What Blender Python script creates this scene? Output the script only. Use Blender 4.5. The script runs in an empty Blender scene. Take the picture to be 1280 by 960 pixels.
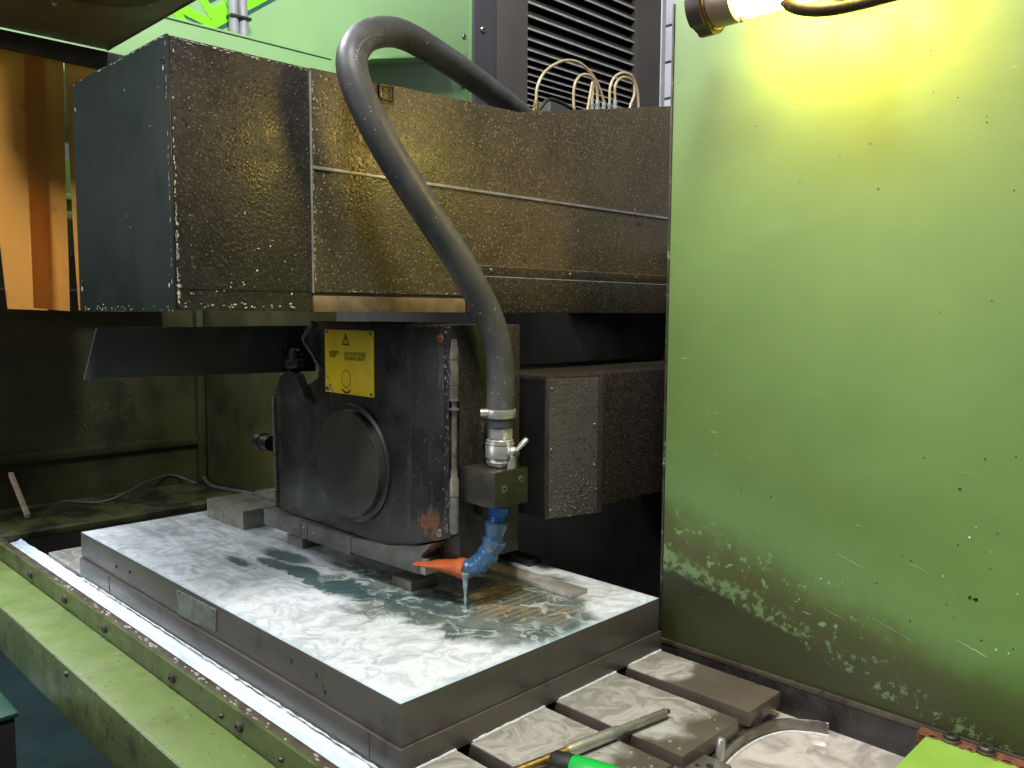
import bpy, bmesh, math, random
from mathutils import Vector, Matrix, noise
random.seed(7)
R = math.radians
scene = bpy.context.scene
COL = scene.collection

# ------------------------------------------------------------------ camera
YAW, PITCH, ROLL, FPX = R(134.693), R(-4.952), R(0.334), 1047.3
fw = Vector((math.cos(PITCH)*math.cos(YAW), math.cos(PITCH)*math.sin(YAW), math.sin(PITCH)))
r0 = Vector((math.sin(YAW), -math.cos(YAW), 0)); u0 = r0.cross(fw)
rt = math.cos(ROLL)*r0 + math.sin(ROLL)*u0
up = -math.sin(ROLL)*r0 + math.cos(ROLL)*u0
CAM = Vector((0.771, -0.593, 0.468))
cd = bpy.data.cameras.new('camera'); cam = bpy.data.objects.new('camera', cd); COL.objects.link(cam)
cam.matrix_world = Matrix(((rt.x, up.x, -fw.x, CAM.x), (rt.y, up.y, -fw.y, CAM.y), (rt.z, up.z, -fw.z, CAM.z), (0, 0, 0, 1)))
cd.sensor_width = 36; cd.sensor_fit = 'HORIZONTAL'; cd.lens = FPX/1280*36; cd.clip_start = 0.02; cd.clip_end = 60
scene.camera = cam

# ------------------------------------------------------------------ world and lights
w = bpy.data.worlds.new('World'); scene.world = w; w.use_nodes = True
bg = w.node_tree.nodes['Background']
bg.inputs[0].default_value = (0.86, 0.93, 1.0, 1); bg.inputs[1].default_value = 0.075

def area(name, loc, target, size, power, color, sy=None):
    l = bpy.data.lights.new(name, 'AREA'); l.energy = power; l.color = color
    l.shape = 'RECTANGLE' if sy else 'SQUARE'; l.size = size
    if sy: l.size_y = sy
    o = bpy.data.objects.new(name, l); COL.objects.link(o); o.location = loc
    o.rotation_euler = (Vector(target)-Vector(loc)).to_track_quat('-Z', 'Y').to_euler()
    return o
area('workshop_ceiling_light', (0.85, -0.75, 3.1), (-.2, .2, 0), 0.45, 82, (1.0, 0.985, 0.96), 0.7)
area('workshop_aisle_light', (-.9, -2.3, 3.0), (-.8, .2, .2), 0.5, 36, (0.95, 0.98, 1.0), 1.2)
area('low_front_fill', (-1.5, -3.2, 1.05), (-.5, .2, .3), 1.4, 15, (0.95, 0.98, 1.0), 0.8)  # unseen light added low in front as fill for guard and yellow plate
area('workshop_roof_window', (-3.4, -.6, 3.6), (-1.4, .1, .8), 1.6, 310, (0.94, 0.97, 1.0), 2.4)
area('workshop_row_light', (0.9, .35, 3.2), (-1.62, .85, 1.45), 0.3, 8, (0.96, 1.0, 0.97), 1.0).data.spread = R(55)

scene.view_settings.view_transform = 'Standard'; scene.view_settings.look = 'None'
scene.view_settings.exposure = 0.55; scene.view_settings.gamma = 1.0
scene.view_settings.use_curve_mapping = False
scene.render.resolution_x = 1024; scene.render.resolution_y = 768
scene.render.engine = 'CYCLES'
scene.cycles.max_bounces = 6

# ------------------------------------------------------------------ helpers
def ray(x, y): return rt*((x-640)/FPX) - up*((y-480)/FPX) + fw
def pl(x, y, ax, v):
    d = ray(x, y); return CAM + d*((v-CAM[ax])/d[ax])

def nt(name):
    m = bpy.data.materials.new(name); m.use_nodes = True
    t = m.node_tree; return m, t, t.nodes['Principled BSDF']
class G:
    """tiny node-graph helper, all textures in world position space"""
    def __init__(s, t):
        s.t = t; s.n = t.nodes; s.l = t.links
        s.pos = s.n.new('ShaderNodeNewGeometry').outputs['Position']
    def val(s, sock, v):
        if hasattr(v, 'is_linked') or isinstance(v, bpy.types.NodeSocket): s.l.new(v, sock)
        elif isinstance(v, (tuple, list)) and len(v) == 3 and sock.type == 'RGBA': sock.default_value = (*v, 1)
        else: sock.default_value = v
    def map(s, sc=(1,1,1), loc=(0,0,0), rot=(0,0,0)):
        n = s.n.new('ShaderNodeMapping'); s.l.new(s.pos, n.inputs[0])
        n.inputs['Scale'].default_value = sc; n.inputs['Location'].default_value = loc; n.inputs['Rotation'].default_value = rot
        return n.outputs[0]
    def noise(s, scale, detail=4, rough=.55, dist=0, vec=None):
        n = s.n.new('ShaderNodeTexNoise'); s.l.new(vec or s.pos, n.inputs['Vector'])
        n.inputs['Scale'].default_value = scale; n.inputs['Detail'].default_value = detail
        n.inputs['Roughness'].default_value = rough; n.inputs['Distortion'].default_value = dist
        return n.outputs['Fac']
    def vor(s, scale, vec=None, feat='F1', rnd=1):
        n = s.n.new('ShaderNodeTexVoronoi'); s.l.new(vec or s.pos, n.inputs['Vector']); n.feature = feat
        n.inputs['Scale'].default_value = scale; n.inputs['Randomness'].default_value = rnd; return n.outputs['Distance']
    def ramp(s, f, a, b, lo=0., hi=1., smooth=True):
        n = s.n.new('ShaderNodeMapRange'); n.interpolation_type = 'SMOOTHSTEP' if smooth else 'LINEAR'
        s.val(n.inputs[0], f); s.val(n.inputs[1], a); s.val(n.inputs[2], b); s.val(n.inputs[3], lo); s.val(n.inputs[4], hi)
        return n.outputs[0]
    def mix(s, f, a, b):
        n = s.n.new('ShaderNodeMix'); n.data_type = 'RGBA'
        s.val(n.inputs['Factor'], f); s.val(n.inputs[6], a); s.val(n.inputs[7], b); return n.outputs[2]
    def math(s, op, a, b=0., c=0.):
        n = s.n.new('ShaderNodeMath'); n.operation = op
        s.val(n.inputs[0], a); s.val(n.inputs[1], b); s.val(n.inputs[2], c); return n.outputs[0]
    def xyz(s, vec=None):
        n = s.n.new('ShaderNodeSeparateXYZ'); s.l.new(vec or s.pos, n.inputs[0]); return n.outputs
    def bump(s, h, strength=.3, dist=.001, prev=None):
        n = s.n.new('ShaderNodeBump'); s.l.new(h, n.inputs['Height'])
        n.inputs['Strength'].default_value = strength; n.inputs['Distance'].default_value = dist
        if prev: s.l.new(prev, n.inputs['Normal'])
        return n.outputs[0]

def mat(name, c1, c2=None, scale=8, rough=(.4, .55), metal=0., bump=None, layers=(), spec=.5, coat=0., stretch=None):
    """c1/c2 mixed by noise; layers = (colour, scale, lo, hi, amount); bump = list of (scale, strength, distance)"""
    m, t, b = nt(name); g = G(t)
    v = g.map(stretch) if stretch else None
    c = g.mix(g.ramp(g.noise(scale, 5, vec=v), .32, .68), c1, c2 or tuple(x*.75 for x in c1))
    rg = g.ramp(g.noise(scale*2.3, 5, vec=v), .3, .7, *rough)
    for (lc, ls, lo, hi, am) in layers:
        f = g.ramp(g.noise(ls, 6, .62), lo, hi, 0, am); c = g.mix(f, c, lc)
    g.val(b.inputs['Base Color'], c); g.val(b.inputs['Roughness'], rg)
    b.inputs['Metallic'].default_value = metal; b.inputs['Specular IOR Level'].default_value = spec
    b.inputs['Coat Weight'].default_value = coat; b.inputs['Coat Roughness'].default_value = .12
    nrm = None
    for (bs, st, ds) in (bump or [(120, .12, .0006)]):
        nrm = g.bump(g.noise(bs, 3, .6), st, ds, nrm)
    g.val(b.inputs['Normal'], nrm)
    return m

# ---- materials
M = {}
def wrinkle_black(name, c1, c2, dust_glint, damt, gloss, spec=.5, bumpy=.5):
    m, t, b = nt(name); g = G(t)
    c = g.mix(g.ramp(g.noise(4, 5, .6), .35, .7), c1, c2)
    c = g.mix(g.ramp(g.noise(170, 3, .6), .52, .75, 0, damt), c, dust_glint)
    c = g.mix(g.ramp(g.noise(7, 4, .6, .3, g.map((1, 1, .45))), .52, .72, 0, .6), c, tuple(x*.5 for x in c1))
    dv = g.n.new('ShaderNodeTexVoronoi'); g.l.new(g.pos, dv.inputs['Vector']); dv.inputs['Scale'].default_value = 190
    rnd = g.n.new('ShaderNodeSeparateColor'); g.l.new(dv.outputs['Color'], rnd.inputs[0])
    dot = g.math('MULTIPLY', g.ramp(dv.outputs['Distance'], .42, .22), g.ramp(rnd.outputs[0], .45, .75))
    c = g.mix(g.math('MULTIPLY', dot, .8), c, dust_glint)  # bright brown dots: dirt specks with golden lamp glints painted in
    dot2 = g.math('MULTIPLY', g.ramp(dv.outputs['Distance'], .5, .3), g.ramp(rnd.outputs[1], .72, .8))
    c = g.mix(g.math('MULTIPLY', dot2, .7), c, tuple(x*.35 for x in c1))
    g.val(b.inputs['Base Color'], c)
    g.val(b.inputs['Roughness'], g.ramp(g.noise(30, 5, .7), .3, .7, gloss, gloss+.2))
    h = g.ramp(g.vor(260, feat='SMOOTH_F1'), .1, .7, 1, 0)
    n1 = g.bump(g.noise(420, 2, .5), .25, .0006); n2 = g.bump(h, .35, .0008, n1); n2 = g.bump(dot, bumpy, .0010, n2)
    g.val(b.inputs['Normal'], n2); b.inputs['Specular IOR Level'].default_value = spec
    return m
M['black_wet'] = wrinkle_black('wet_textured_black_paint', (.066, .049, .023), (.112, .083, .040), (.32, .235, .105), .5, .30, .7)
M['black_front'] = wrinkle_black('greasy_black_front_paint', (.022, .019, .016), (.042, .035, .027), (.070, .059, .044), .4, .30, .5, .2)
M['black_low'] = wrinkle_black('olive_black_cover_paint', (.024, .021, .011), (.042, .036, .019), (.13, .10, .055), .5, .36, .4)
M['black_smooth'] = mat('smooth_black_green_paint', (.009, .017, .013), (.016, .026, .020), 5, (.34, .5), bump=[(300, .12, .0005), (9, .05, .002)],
                        layers=[((.05, .05, .05), 30, .62, .75, .35)])
M['guard'] = mat('oily_black_guard_paint', (.008, .008, .008), (.020, .019, .018), 7, (.28, .5), bump=[(160, .16, .0008), (26, .10, .001)],
                 layers=[((.06, .055, .048), 34, .60, .74, .5), ((.035, .022, .014), 11, .62, .75, .6)], stretch=(1, 1, .5))
def guard_face():
    m, t, b = nt('oily_black_guard_face_paint'); g = G(t); X, Y, Z = g.xyz()
    c = g.mix(g.ramp(g.noise(7, 6, .6, 0, g.map((1, 1, .4))), .32, .68), (.010, .010, .010), (.024, .022, .020))
    run = g.noise(22, 6, .65, 0, g.map((2.2, 2.2, .35)))
    c = g.mix(g.ramp(run, .54, .72, 0, .65), c, (.075, .068, .058))
    c = g.mix(g.ramp(g.noise(90, 5, .7), .60, .74, 0, .55), c, (.12, .112, .10))
    worn = g.math('MULTIPLY', g.ramp(g.math('ADD', Z, g.math('MULTIPLY', g.noise(14, 5), .05)), .125, .07), g.ramp(g.noise(50, 5, .65), .36, .60))
    c = g.mix(g.math('MULTIPLY', worn, .75), c, (.13, .122, .11))
    cx, cz = RUST
    a = g.math('DIVIDE', g.math('SUBTRACT', X, cx), .040); d = g.math('DIVIDE', g.math('SUBTRACT', Z, cz), .034)
    r = g.math('SQRT', g.math('ADD', g.math('MULTIPLY', a, a), g.math('MULTIPLY', d, d)))
    n = g.noise(48, 7, .72, 0, g.map((1.4, 1, .55)))
    rust = g.ramp(g.math('ADD', r, g.math('MULTIPLY', g.math('SUBTRACT', n, .5), 5.0)), .80, .55)
    rc = g.mix(g.ramp(g.noise(120, 5, .7), .35, .65), (.19, .075, .032), (.075, .030, .016))
    c = g.mix(rust, c, rc)
    g.val(b.inputs['Base Color'], c)
    g.val(b.inputs['Roughness'], g.ramp(g.math('ADD', g.noise(18, 5), g.math('MULTIPLY', rust, .6)), .3, .8, .26, .6))
    nb = g.bump(g.noise(160, 4), .22, .001, g.bump(run, .15, .002)); nb = g.bump(rust, .5, .0008, nb)
    g.val(b.inputs['Normal'], nb); return m
_p = pl(541, 655, 1, .25); RUST = (_p.x, _p.z-.004)
M['guard_face'] = guard_face()
M['guard_side'] = wrinkle_black('grimy_guard_side_paint', (.018, .015, .011), (.035, .028, .018), (.12, .085, .045), .5, .34)
M['plate_grey'] = wrinkle_black('greasy_dark_grey_plate', (.040, .038, .036), (.075, .070, .066), (.10, .094, .087), .45, .30)
M['dark_metal'] = mat('dark_oiled_steel', (.045, .042, .038), (.085, .078, .068), 12, (.3, .5), .55, layers=[((.02, .015, .01), 24, .55, .7, .6)])
M['chuck_side'] = mat('ground_cast_steel', (.105, .094, .082), (.135, .122, .107), 5, (.28, .42), .35, bump=[(260, .10, .0004), (8, .04, .001)],
                      layers=[((.035, .030, .026), 7, .56, .70, .55), ((.15, .14, .13), 40, .66, .76, .35)], stretch=(.6, .6, 3))
M['steel'] = mat('ground_steel', (.42, .40, .36), (.30, .28, .24), 22, (.22, .36), .55, bump=[(400, .08, .0003)], layers=[((.12, .09, .055), 26, .55, .72, .55)])
M['block'] = mat('stained_steel_block', (.30, .285, .25), (.20, .185, .15), 20, (.25, .42), .35, bump=[(300, .1, .0004)], layers=[((.07, .055, .032), 24, .5, .7, .7)])
M['chrome'] = mat('plated_valve_metal', (.62, .61, .58), (.48, .47, .44), 30, (.28, .42), .75, bump=[(200, .25, .0008)], layers=[((.22, .19, .14), 50, .60, .74, .7)])
M['screw'] = mat('zinc_screw', (.32, .30, .27), (.18, .16, .13), 60, (.3, .45), .85)
M['rubber'] = mat('dusty_black_rubber', (.045, .045, .048), (.070, .069, .071), 16, (.42, .58), bump=[(260, .18, .0006), (30, .12, .001)],
                  layers=[((.17, .155, .13), 45, .56, .76, .5), ((.02, .018, .016), 14, .58, .72, .5)])
M['hinge_steel'] = mat('worn_hinge_steel', (.20, .19, .17), (.11, .10, .088), 40, (.28, .42), .35, layers=[((.05, .035, .025), 60, .52, .66, .8)])
M['rust'] = mat('rust', (.17, .065, .025), (.07, .028, .013), 60, (.7, .9), bump=[(220, .5, .0015)])
M['paint_chip'] = mat('bare_primer_chip', (.68, .68, .65), (.5, .5, .47), 60, (.45, .6))
M['yellow'] = mat('yellow_enamel_plate', (.88, .64, .016), (.80, .56, .014), 10, (.35, .5), layers=[((.28, .19, .02), 16, .58, .74, .6)], stretch=(3, 3, .7))
M['ink'] = mat('black_ink', (.03, .022, .008), None, 10, (.5, .6))
M['green_trough'] = mat('green_machine_paint_dirty', (.135, .195, .054), (.110, .163, .045), 5, (.34, .55), bump=[(90, .3, .0015), (340, .1, .0004)],
                        layers=[((.075, .085, .036), 9, .56, .78, .7), ((.018, .018, .012), 95, .64, .68, .95), ((.27, .33, .15), 60, .62, .70, .45), ((.10, .085, .05), 24, .62, .72, .5)])
M['green_flange'] = mat('grimy_shaded_green_paint', (.085, .115, .036), (.060, .080, .026), 8, (.32, .5), bump=[(90, .3, .0015)],
                        layers=[((.035, .033, .018), 14, .5, .68, .85), ((.02, .016, .012), 60, .60, .68, .9), ((.16, .20, .08), 50, .63, .70, .6)])
M['green_clean'] = mat('light_green_cover_paint', (.25, .42, .19), (.225, .39, .17), 3, (.38, .5), bump=[(200, .05, .0005)])
M['green_bright'] = mat('fresh_green_paint', (.27, .46, .07), (.23, .41, .06), 20, (.35, .5), bump=[(150, .15, .0008)])
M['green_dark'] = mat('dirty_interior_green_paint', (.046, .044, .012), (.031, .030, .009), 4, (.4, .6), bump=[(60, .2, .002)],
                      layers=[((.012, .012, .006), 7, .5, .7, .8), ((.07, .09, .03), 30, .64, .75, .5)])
M['green_ledge'] = mat('grimy_green_ledge_paint', (.060, .070, .020), (.038, .042, .013), 9, (.35, .6), bump=[(60, .25, .002)],
                       layers=[((.012, .010, .006), 9, .46, .6, .95), ((.06, .022, .012), 14, .6, .7, .7)])
M['teal_cover'] = mat('dark_teal_cover_paint', (.014, .06, .042), (.010, .045, .032), 6, (.35, .5))
M['lime'] = mat('lime_vinyl_lettering', (.20, .80, .015), (.19, .75, .015), 5, (.3, .4))
M['teal_ink'] = mat('dark_teal_vinyl', (.02, .10, .07), None, 5, (.4, .5))
M['brown_hood'] = mat('dirty_hood_sheet', (.13, .095, .04), (.19, .115, .04), 4, (.34, .5), layers=[((.02, .02, .008), 6, .5, .7, .7)])
M['rail'] = mat('dark_curtain_rail', (.030, .030, .030), (.045, .044, .042), 12, (.4, .55), .3)
M['column'] = mat('grey_brown_column_paint', (.060, .052, .048), (.050, .044, .040), 4, (.42, .55), bump=[(240, .1, .0005)])
M['column_blue'] = mat('dark_slate_column_paint', (.040, .042, .047), (.033, .034, .037), 4, (.4, .5))
M['slat'] = mat('dark_bellows_fabric', (.016, .014, .013), (.022, .019, .017), 15, (.5, .65))
M['slat_lip'] = mat('worn_aluminium_lip', (.42, .41, .40), (.30, .29, .28), 30, (.35, .5), .3)
M['tube'] = mat('nylon_oil_tube', (.50, .40, .24), (.42, .32, .17), 30, (.25, .4), spec=.6)
M['brass'] = mat('brass_fitting', (.55, .38, .14), (.38, .26, .10), 40, (.25, .4), .9)
M['white_frame'] = mat('white_window_frame', (.62, .63, .64), None, 5, (.4, .5))
M['hall_wall'] = mat('grey_hall_wall', (.36, .36, .38), (.30, .30, .32), 3, (.6, .8))
M['floor'] = mat('oily_teal_floor', (.002, .009, .010), (.003, .014, .014), 4, (.7, .9), spec=.15, layers=[((.004, .005, .006), 5, .5, .65, .9)])
M['void'] = mat('near_black', (.010, .009, .008), (.016, .014, .011), 6, (.55, .8))
M['black_tar'] = mat('tarry_black_trough_wall', (.014, .013, .013), (.032, .029, .027), 22, (.2, .5), bump=[(70, .6, .003), (220, .3, .001)], layers=[((.07, .055, .042), 35, .62, .74, .6), ((.05, .018, .014), 28, .66, .74, .8)])
M['rim'] = mat('brown_stained_rim', (.105, .085, .060), (.065, .052, .036), 26, (.35, .55), .3, bump=[(120, .3, .001)], layers=[((.03, .022, .016), 45, .55, .68, .8)])
M['blue'] = mat('blue_hose_plastic', (.006, .085, .36), (.008, .10, .42), 30, (.2, .32), spec=.6)
M['blue_wet'] = mat('milky_wet_blue_plastic', (.022, .085, .19), (.05, .12, .21), 45, (.2, .34), spec=.7, bump=[(130, .35, .0012)], layers=[((.22, .29, .33), 55, .58, .7, .7)])
M['orange'] = mat('orange_nozzle_plastic', (.52, .11, .028), (.40, .085, .022), 40, (.22, .4), bump=[(150, .2, .0008)], layers=[((.22, .07, .03), 60, .6, .72, .6)])
M['handle_green'] = mat('bright_green_handle', (.006, .42, .045), (.006, .38, .04), 20, (.3, .4), spec=.6)
M['handle_black'] = mat('black_soft_grip', (.018, .022, .02), None, 20, (.35, .5))
M['stone'] = mat('dressing_stick', (.42, .33, .24), (.3, .22, .15), 60, (.7, .85))
M['foam'] = mat('coolant_foam', (.66, .68, .68), (.52, .55, .56), 70, (.2, .4), bump=[(240, .5, .0012)])
M['foam_spit'] = mat('pale_coolant_scum', (.34, .31, .28), (.22, .19, .17), 60, (.25, .5), bump=[(180, .5, .0012)])
M['lamp_cap'] = mat('brown_lamp_cap', (.055, .035, .025), (.075, .05, .035), 30, (.35, .5))
M['lamp_collar'] = mat('aged_lamp_collar', (.40, .30, .22), (.32, .23, .16), 30, (.35, .5), .2)
M['conduit'] = mat('corrugated_conduit', (.11, .085, .045), (.08, .06, .03), 30, (.4, .5), .3)

def curtain_mat():
    m, t, b = nt('amber_pvc_curtain'); g = G(t)
    c = g.mix(g.ramp(g.noise(4, 4, vec=g.map((2, 4, .6))), .35, .7), (.80, .44, .10), (.72, .42, .13))
    c = g.mix(g.ramp(g.noise(20, 5), .6, .75, 0, .4), c, (.25, .12, .04))
    tr = g.n.new('ShaderNodeBsdfTranslucent'); g.val(tr.inputs[0], c)
    g.val(b.inputs['Base Color'], c); b.inputs['Roughness'].default_value = .3
    mx = g.n.new('ShaderNodeMixShader'); mx.inputs[0].default_value = .55
    g.l.new(b.outputs[0], mx.inputs[1]); g.l.new(tr.outputs[0], mx.inputs[2])
    g.l.new(mx.outputs[0], t.nodes['Material Output'].inputs[0]); return m
M['curtain'] = curtain_mat()

def lamp_mat():
    m, t, b = nt('warm_lamp_tube_glow')
    b.inputs['Base Color'].default_value = (1, .9, .7, 1)
    b.inputs['Emission Color'].default_value = (1.0, .69, .15, 1); b.inputs['Emission Strength'].default_value = 50
    return m
M['glow'] = lamp_mat()

def coolant_mat():
    m, t, b = nt('milky_coolant_film'); g = G(t); X, Y, Z = g.xyz()
    warp = g.n.new('ShaderNodeTexNoise'); g.l.new(g.pos, warp.inputs[0]); warp.inputs['Scale'].default_value = 9; warp.inputs['Detail'].default_value = 4
    va = g.n.new('ShaderNodeVectorMath'); va.operation = 'MULTIPLY_ADD'
    g.l.new(warp.outputs['Color'], va.inputs[0]); va.inputs[1].default_value = (.12, .12, 0); g.l.new(g.pos, va.inputs[2])
    wv = va.outputs[0]
    def blob(cx, cy, rx, ry, vec=None):
        x, y, _ = g.xyz(vec)
        a = g.math('DIVIDE', g.math('SUBTRACT', x, cx), rx); c = g.math('DIVIDE', g.math('SUBTRACT', y, cy), ry)
        return g.math('SQRT', g.math('ADD', g.math('MULTIPLY', a, a), g.math('MULTIPLY', c, c)))
    n_swirl = g.noise(7, 8, .6, 1.2, wv)
    n_fine = g.noise(22, 9, .68, 1.6, wv)
    white = g.mix(g.ramp(n_fine, .40, .66), (.70, .75, .785), (.43, .485, .52))
    speck = g.math('MULTIPLY', g.ramp(g.noise(120, 4, .7), .56, .70), g.ramp(n_swirl, .42, .60))
    white = g.mix(g.math('MULTIPLY', speck, .55), white, (.30, .27, .22))
    # streaky film over the far half, greyed to paint in the housing's shade
    streak = g.noise(7, 7, .62, 1.2, g.map((.9, 4.5, 1)))
    far = g.math('MULTIPLY', g.ramp(X, -.36, -.60), g.ramp(Y, .0, .12))
    c = g.mix(g.math('MULTIPLY', far, g.ramp(streak, .38, .66, .0, .7)), white, (.24, .26, .265))
    # clearer water under the spray, the pole lines of the chuck showing through
    cl = g.ramp(blob(-.27, .315, .38, .21), 1.15, .3)
    clear = g.ramp(g.math('ADD', g.math('MULTIPLY', cl, .60), g.math('MULTIPLY', n_swirl, 1.1)), .70, .90)
    under = g.mix(g.ramp(g.noise(13, 6, .6, 1.0), .35, .65), (.055, .095, .092), (.16, .185, .165))
    st = g.math('SINE', g.math('MULTIPLY', X, 2*math.pi/.0150))
    pole = g.math('MULTIPLY', g.ramp(blob(-.17, .37, .17, .13), 1.0, .6), g.ramp(g.noise(11, 5, .6), .36, .56))
    under = g.mix(g.math('MULTIPLY', g.ramp(st, .1, .8), g.math('MULTIPLY', pole, .75)), under, (.27, .19, .085))
    under = g.mix(g.math('MULTIPLY', pole, g.ramp(st, -.3, -.9, 0, .6)), under, (.07, .075, .065))
    wisps = g.ramp(n_fine, .52, .60, 0, .8)
    under = g.mix(wisps, under, (.42, .47, .46))
    amber = g.math('MULTIPLY', g.ramp(blob(-.19, .35, .16, .12), 1.0, .3), g.ramp(g.noise(16, 6, .65, 1.5, wv), .48, .64))
    under = g.mix(g.math('MULTIPLY', amber, .7), under, (.33, .215, .085))
    c = g.mix(clear, c, under)
    pools = None
    for (cx, cy, rx, ry, e) in ((-.52, .185, .065, .026, .80), (-.462, .168, .030, .015, .85), (-.64, .215, .085, .030, .5), (-.60, .175, .07, .022, .6), (-.40, .19, .11, .040, .45), (-.66, .135, .07, .018, .4)):
        q = g.ramp(g.math('ADD', blob(cx, cy, rx, ry), g.math('MULTIPLY', g.math('SUBTRACT', n_fine, .5), 1.7)), 1.0, e)
        pools = q if pools is None else g.math('MAXIMUM', pools, q)
    c = g.mix(g.math('MULTIPLY', pools, .92), c, (.045, .085, .085))
    rim = g.math('MAXIMUM', g.ramp(Y, .010, .0), g.ramp(X, -.012, -.001))
    c = g.mix(g.math('MULTIPLY', rim, .6), c, (.36, .50, .60))
    dots = g.ramp(g.noise(150, 2), .70, .74, 0, .7); c = g.mix(dots, c, (.12, .12, .11))
    g.val(b.inputs['Base Color'], c)
    g.val(b.inputs['Roughness'], g.ramp(n_fine, .3, .7, .06, .16))
    g.val(b.inputs['Normal'], g.bump(n_fine, .10, .002, g.bump(g.noise(14, 3), .12, .003)))
    return m
M['coolant'] = coolant_mat()

def bar_mat(name, milk):
    m, t, b = nt(name); g = G(t)
    warp = g.n.new('ShaderNodeTexNoise'); g.l.new(g.pos, warp.inputs[0]); warp.inputs['Scale'].default_value = 11; warp.inputs['Detail'].default_value = 2
    va = g.n.new('ShaderNodeVectorMath'); va.operation = 'MULTIPLY_ADD'
    g.l.new(warp.outputs['Color'], va.inputs[0]); va.inputs[1].default_value = (.16, .16, 0); g.l.new(g.pos, va.inputs[2])
    sw = g.noise(17, 9, .66, 2.0, va.outputs[0]); X, Y, Z = g.xyz()
    metal = g.mix(g.ramp(g.noise(9, 6), .3, .7), (.150, .128, .098), (.100, .086, .066))
    metal = g.mix(g.ramp(g.noise(70, 4), .6, .72, 0, .7), metal, (.05, .036, .024))
    mk = g.mix(g.ramp(sw, .36, .66), (.40, .395, .365), (.215, .21, .19))
    edge = g.math('ADD', X, g.math('MULTIPLY', g.math('SUBTRACT', g.noise(10, 3), .5), .16))
    f = g.math('MULTIPLY', g.ramp(edge, milk, milk-.03), g.ramp(Z, -.0925, -.0905))
    c = g.mix(f, metal, mk)
    g.val(b.inputs['Base Color'], c); g.val(b.inputs['Roughness'], g.ramp(f, 0, 1, .34, .12))
    g.val(b.inputs['Normal'], g.bump(g.noise(160, 4), .15, .0008, g.bump(sw, .08, .002)))
    g.val(b.inputs['Metallic'], g.ramp(f, 0, 1, .25, 0)); return m
M['bar_milk'] = bar_mat('table_bar_with_milky_film', .185)
M['bar_half'] = bar_mat('table_bar_half_wet', .115)
M['bar_dry'] = bar_mat('table_bar_brown', .09)

def pool_mat(name, a, bcol, sc, rough=.08, sm=None):
    m, t, b = nt(name); g = G(t)
    sw = g.noise(sc, 6, .55, 2.5, g.map(sm) if sm else None)
    c = g.mix(g.ramp(sw, .38, .62), a, bcol)
    c = g.mix(g.ramp(g.noise(sc*4, 5, .6, 1), .6, .7, 0, .5), c, tuple(min(1, x*1.2) for x in a))
    g.val(b.inputs['Base Color'], c); b.inputs['Roughness'].default_value = rough
    g.val(b.inputs['Normal'], g.bump(g.noise(sc*2.5, 3), .2, .003)); return m
M['pool'] = pool_mat('milky_coolant_pool', (.56, .52, .49), (.30, .28, .265), 9)
M['channel'] = pool_mat('milky_coolant_channel', (.70, .78, .86), (.52, .63, .76), 14, .25, (1, 4, 1))

def panel_mat():
    m, t, b = nt('worn_green_splash_panel_paint'); g = G(t); X, Y, Z = g.xyz()
    fresh = g.mix(g.ramp(g.noise(3.5, 4), .3, .7), (.146, .232, .060), (.122, .200, .052))
    fresh = g.mix(g.ramp(g.noise(5, 5, .6, .4, g.map((1.2, 1, 2.5))), .48, .68, 0, .22), fresh, (.17, .27, .085))
    # distance above the wear line, ragged
    line = g.math('MULTIPLY_ADD', X, -.30, .073)
    rag = g.math('MULTIPLY', g.math('SUBTRACT', g.noise(9, 8, .72), .5), .095)
    d = g.math('ADD', g.math('SUBTRACT', Z, line), rag)
    grime_v = g.noise(16, 6, .65, .3, g.map((2, 1, .9)))
    c = fresh
    pale = g.math('MULTIPLY', g.ramp(d, .04, .085), g.ramp(d, .20, .12)); c = g.mix(g.math('MULTIPLY', pale, .7), c, (.145, .262, .080))
    olive = g.ramp(g.math('ADD', d, g.math('MULTIPLY', grime_v, .05)), .135, .045)
    c = g.mix(olive, c, (.085, .098, .030))
    dark = g.ramp(d, -.006, -.034)
    dc = g.mix(g.ramp(X, .05, .52), (.030, .030, .014), (.075, .088, .026))
    c = g.mix(dark, c, dc)
    low = g.ramp(g.math('ADD', Z, g.math('MULTIPLY', g.math('SUBTRACT', g.noise(9, 5, .6), .5), .05)), .07, -.05, 0, .9)
    c = g.mix(low, c, (.048, .055, .020))
    # flakes of pale paint left along the line
    fl_band = g.math('MULTIPLY', g.ramp(d, -.026, -.016), g.ramp(d, .014, .002))
    fade = g.ramp(X, .36, .02)
    flake = g.math('MULTIPLY', fl_band, g.ramp(g.math('ADD', g.noise(70, 6, .74), g.math('MULTIPLY', fade, .10)), .545, .60))
    c = g.mix(g.math('MULTIPLY', flake, .85), c, (.185, .30, .12))
    fl2 = g.math('MULTIPLY', g.math('MULTIPLY', g.ramp(d, .0, .03), g.ramp(d, .13, .05)), g.ramp(g.noise(62, 5, .72), .605, .625))
    c = g.mix(g.math('MULTIPLY', fl2, g.ramp(X, .42, .25)), c, (.22, .38, .16))
    # dark pits and pale scuffs
    pits = g.ramp(g.noise(150, 2, .4), .80, .815); c = g.mix(pits, c, (.022, .024, .014))
    scuff = g.ramp(g.noise(16, 3, .5, 0, g.map((1.0, 1, 9), rot=(0, R(-14), 0))), .735, .75, 0, .7); c = g.mix(scuff, c, (.42, .48, .32))
    g.val(b.inputs['Base Color'], c)
    g.val(b.inputs['Roughness'], g.ramp(g.noise(9, 5), .3, .7, .50, .64))
    nb = g.bump(flake, .5, .0008, g.bump(g.noise(120, 3), .10, .0006, g.bump(g.noise(3, 1), .05, .004)))
    g.val(b.inputs['Normal'], nb); return m
M['panel'] = panel_mat()

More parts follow.
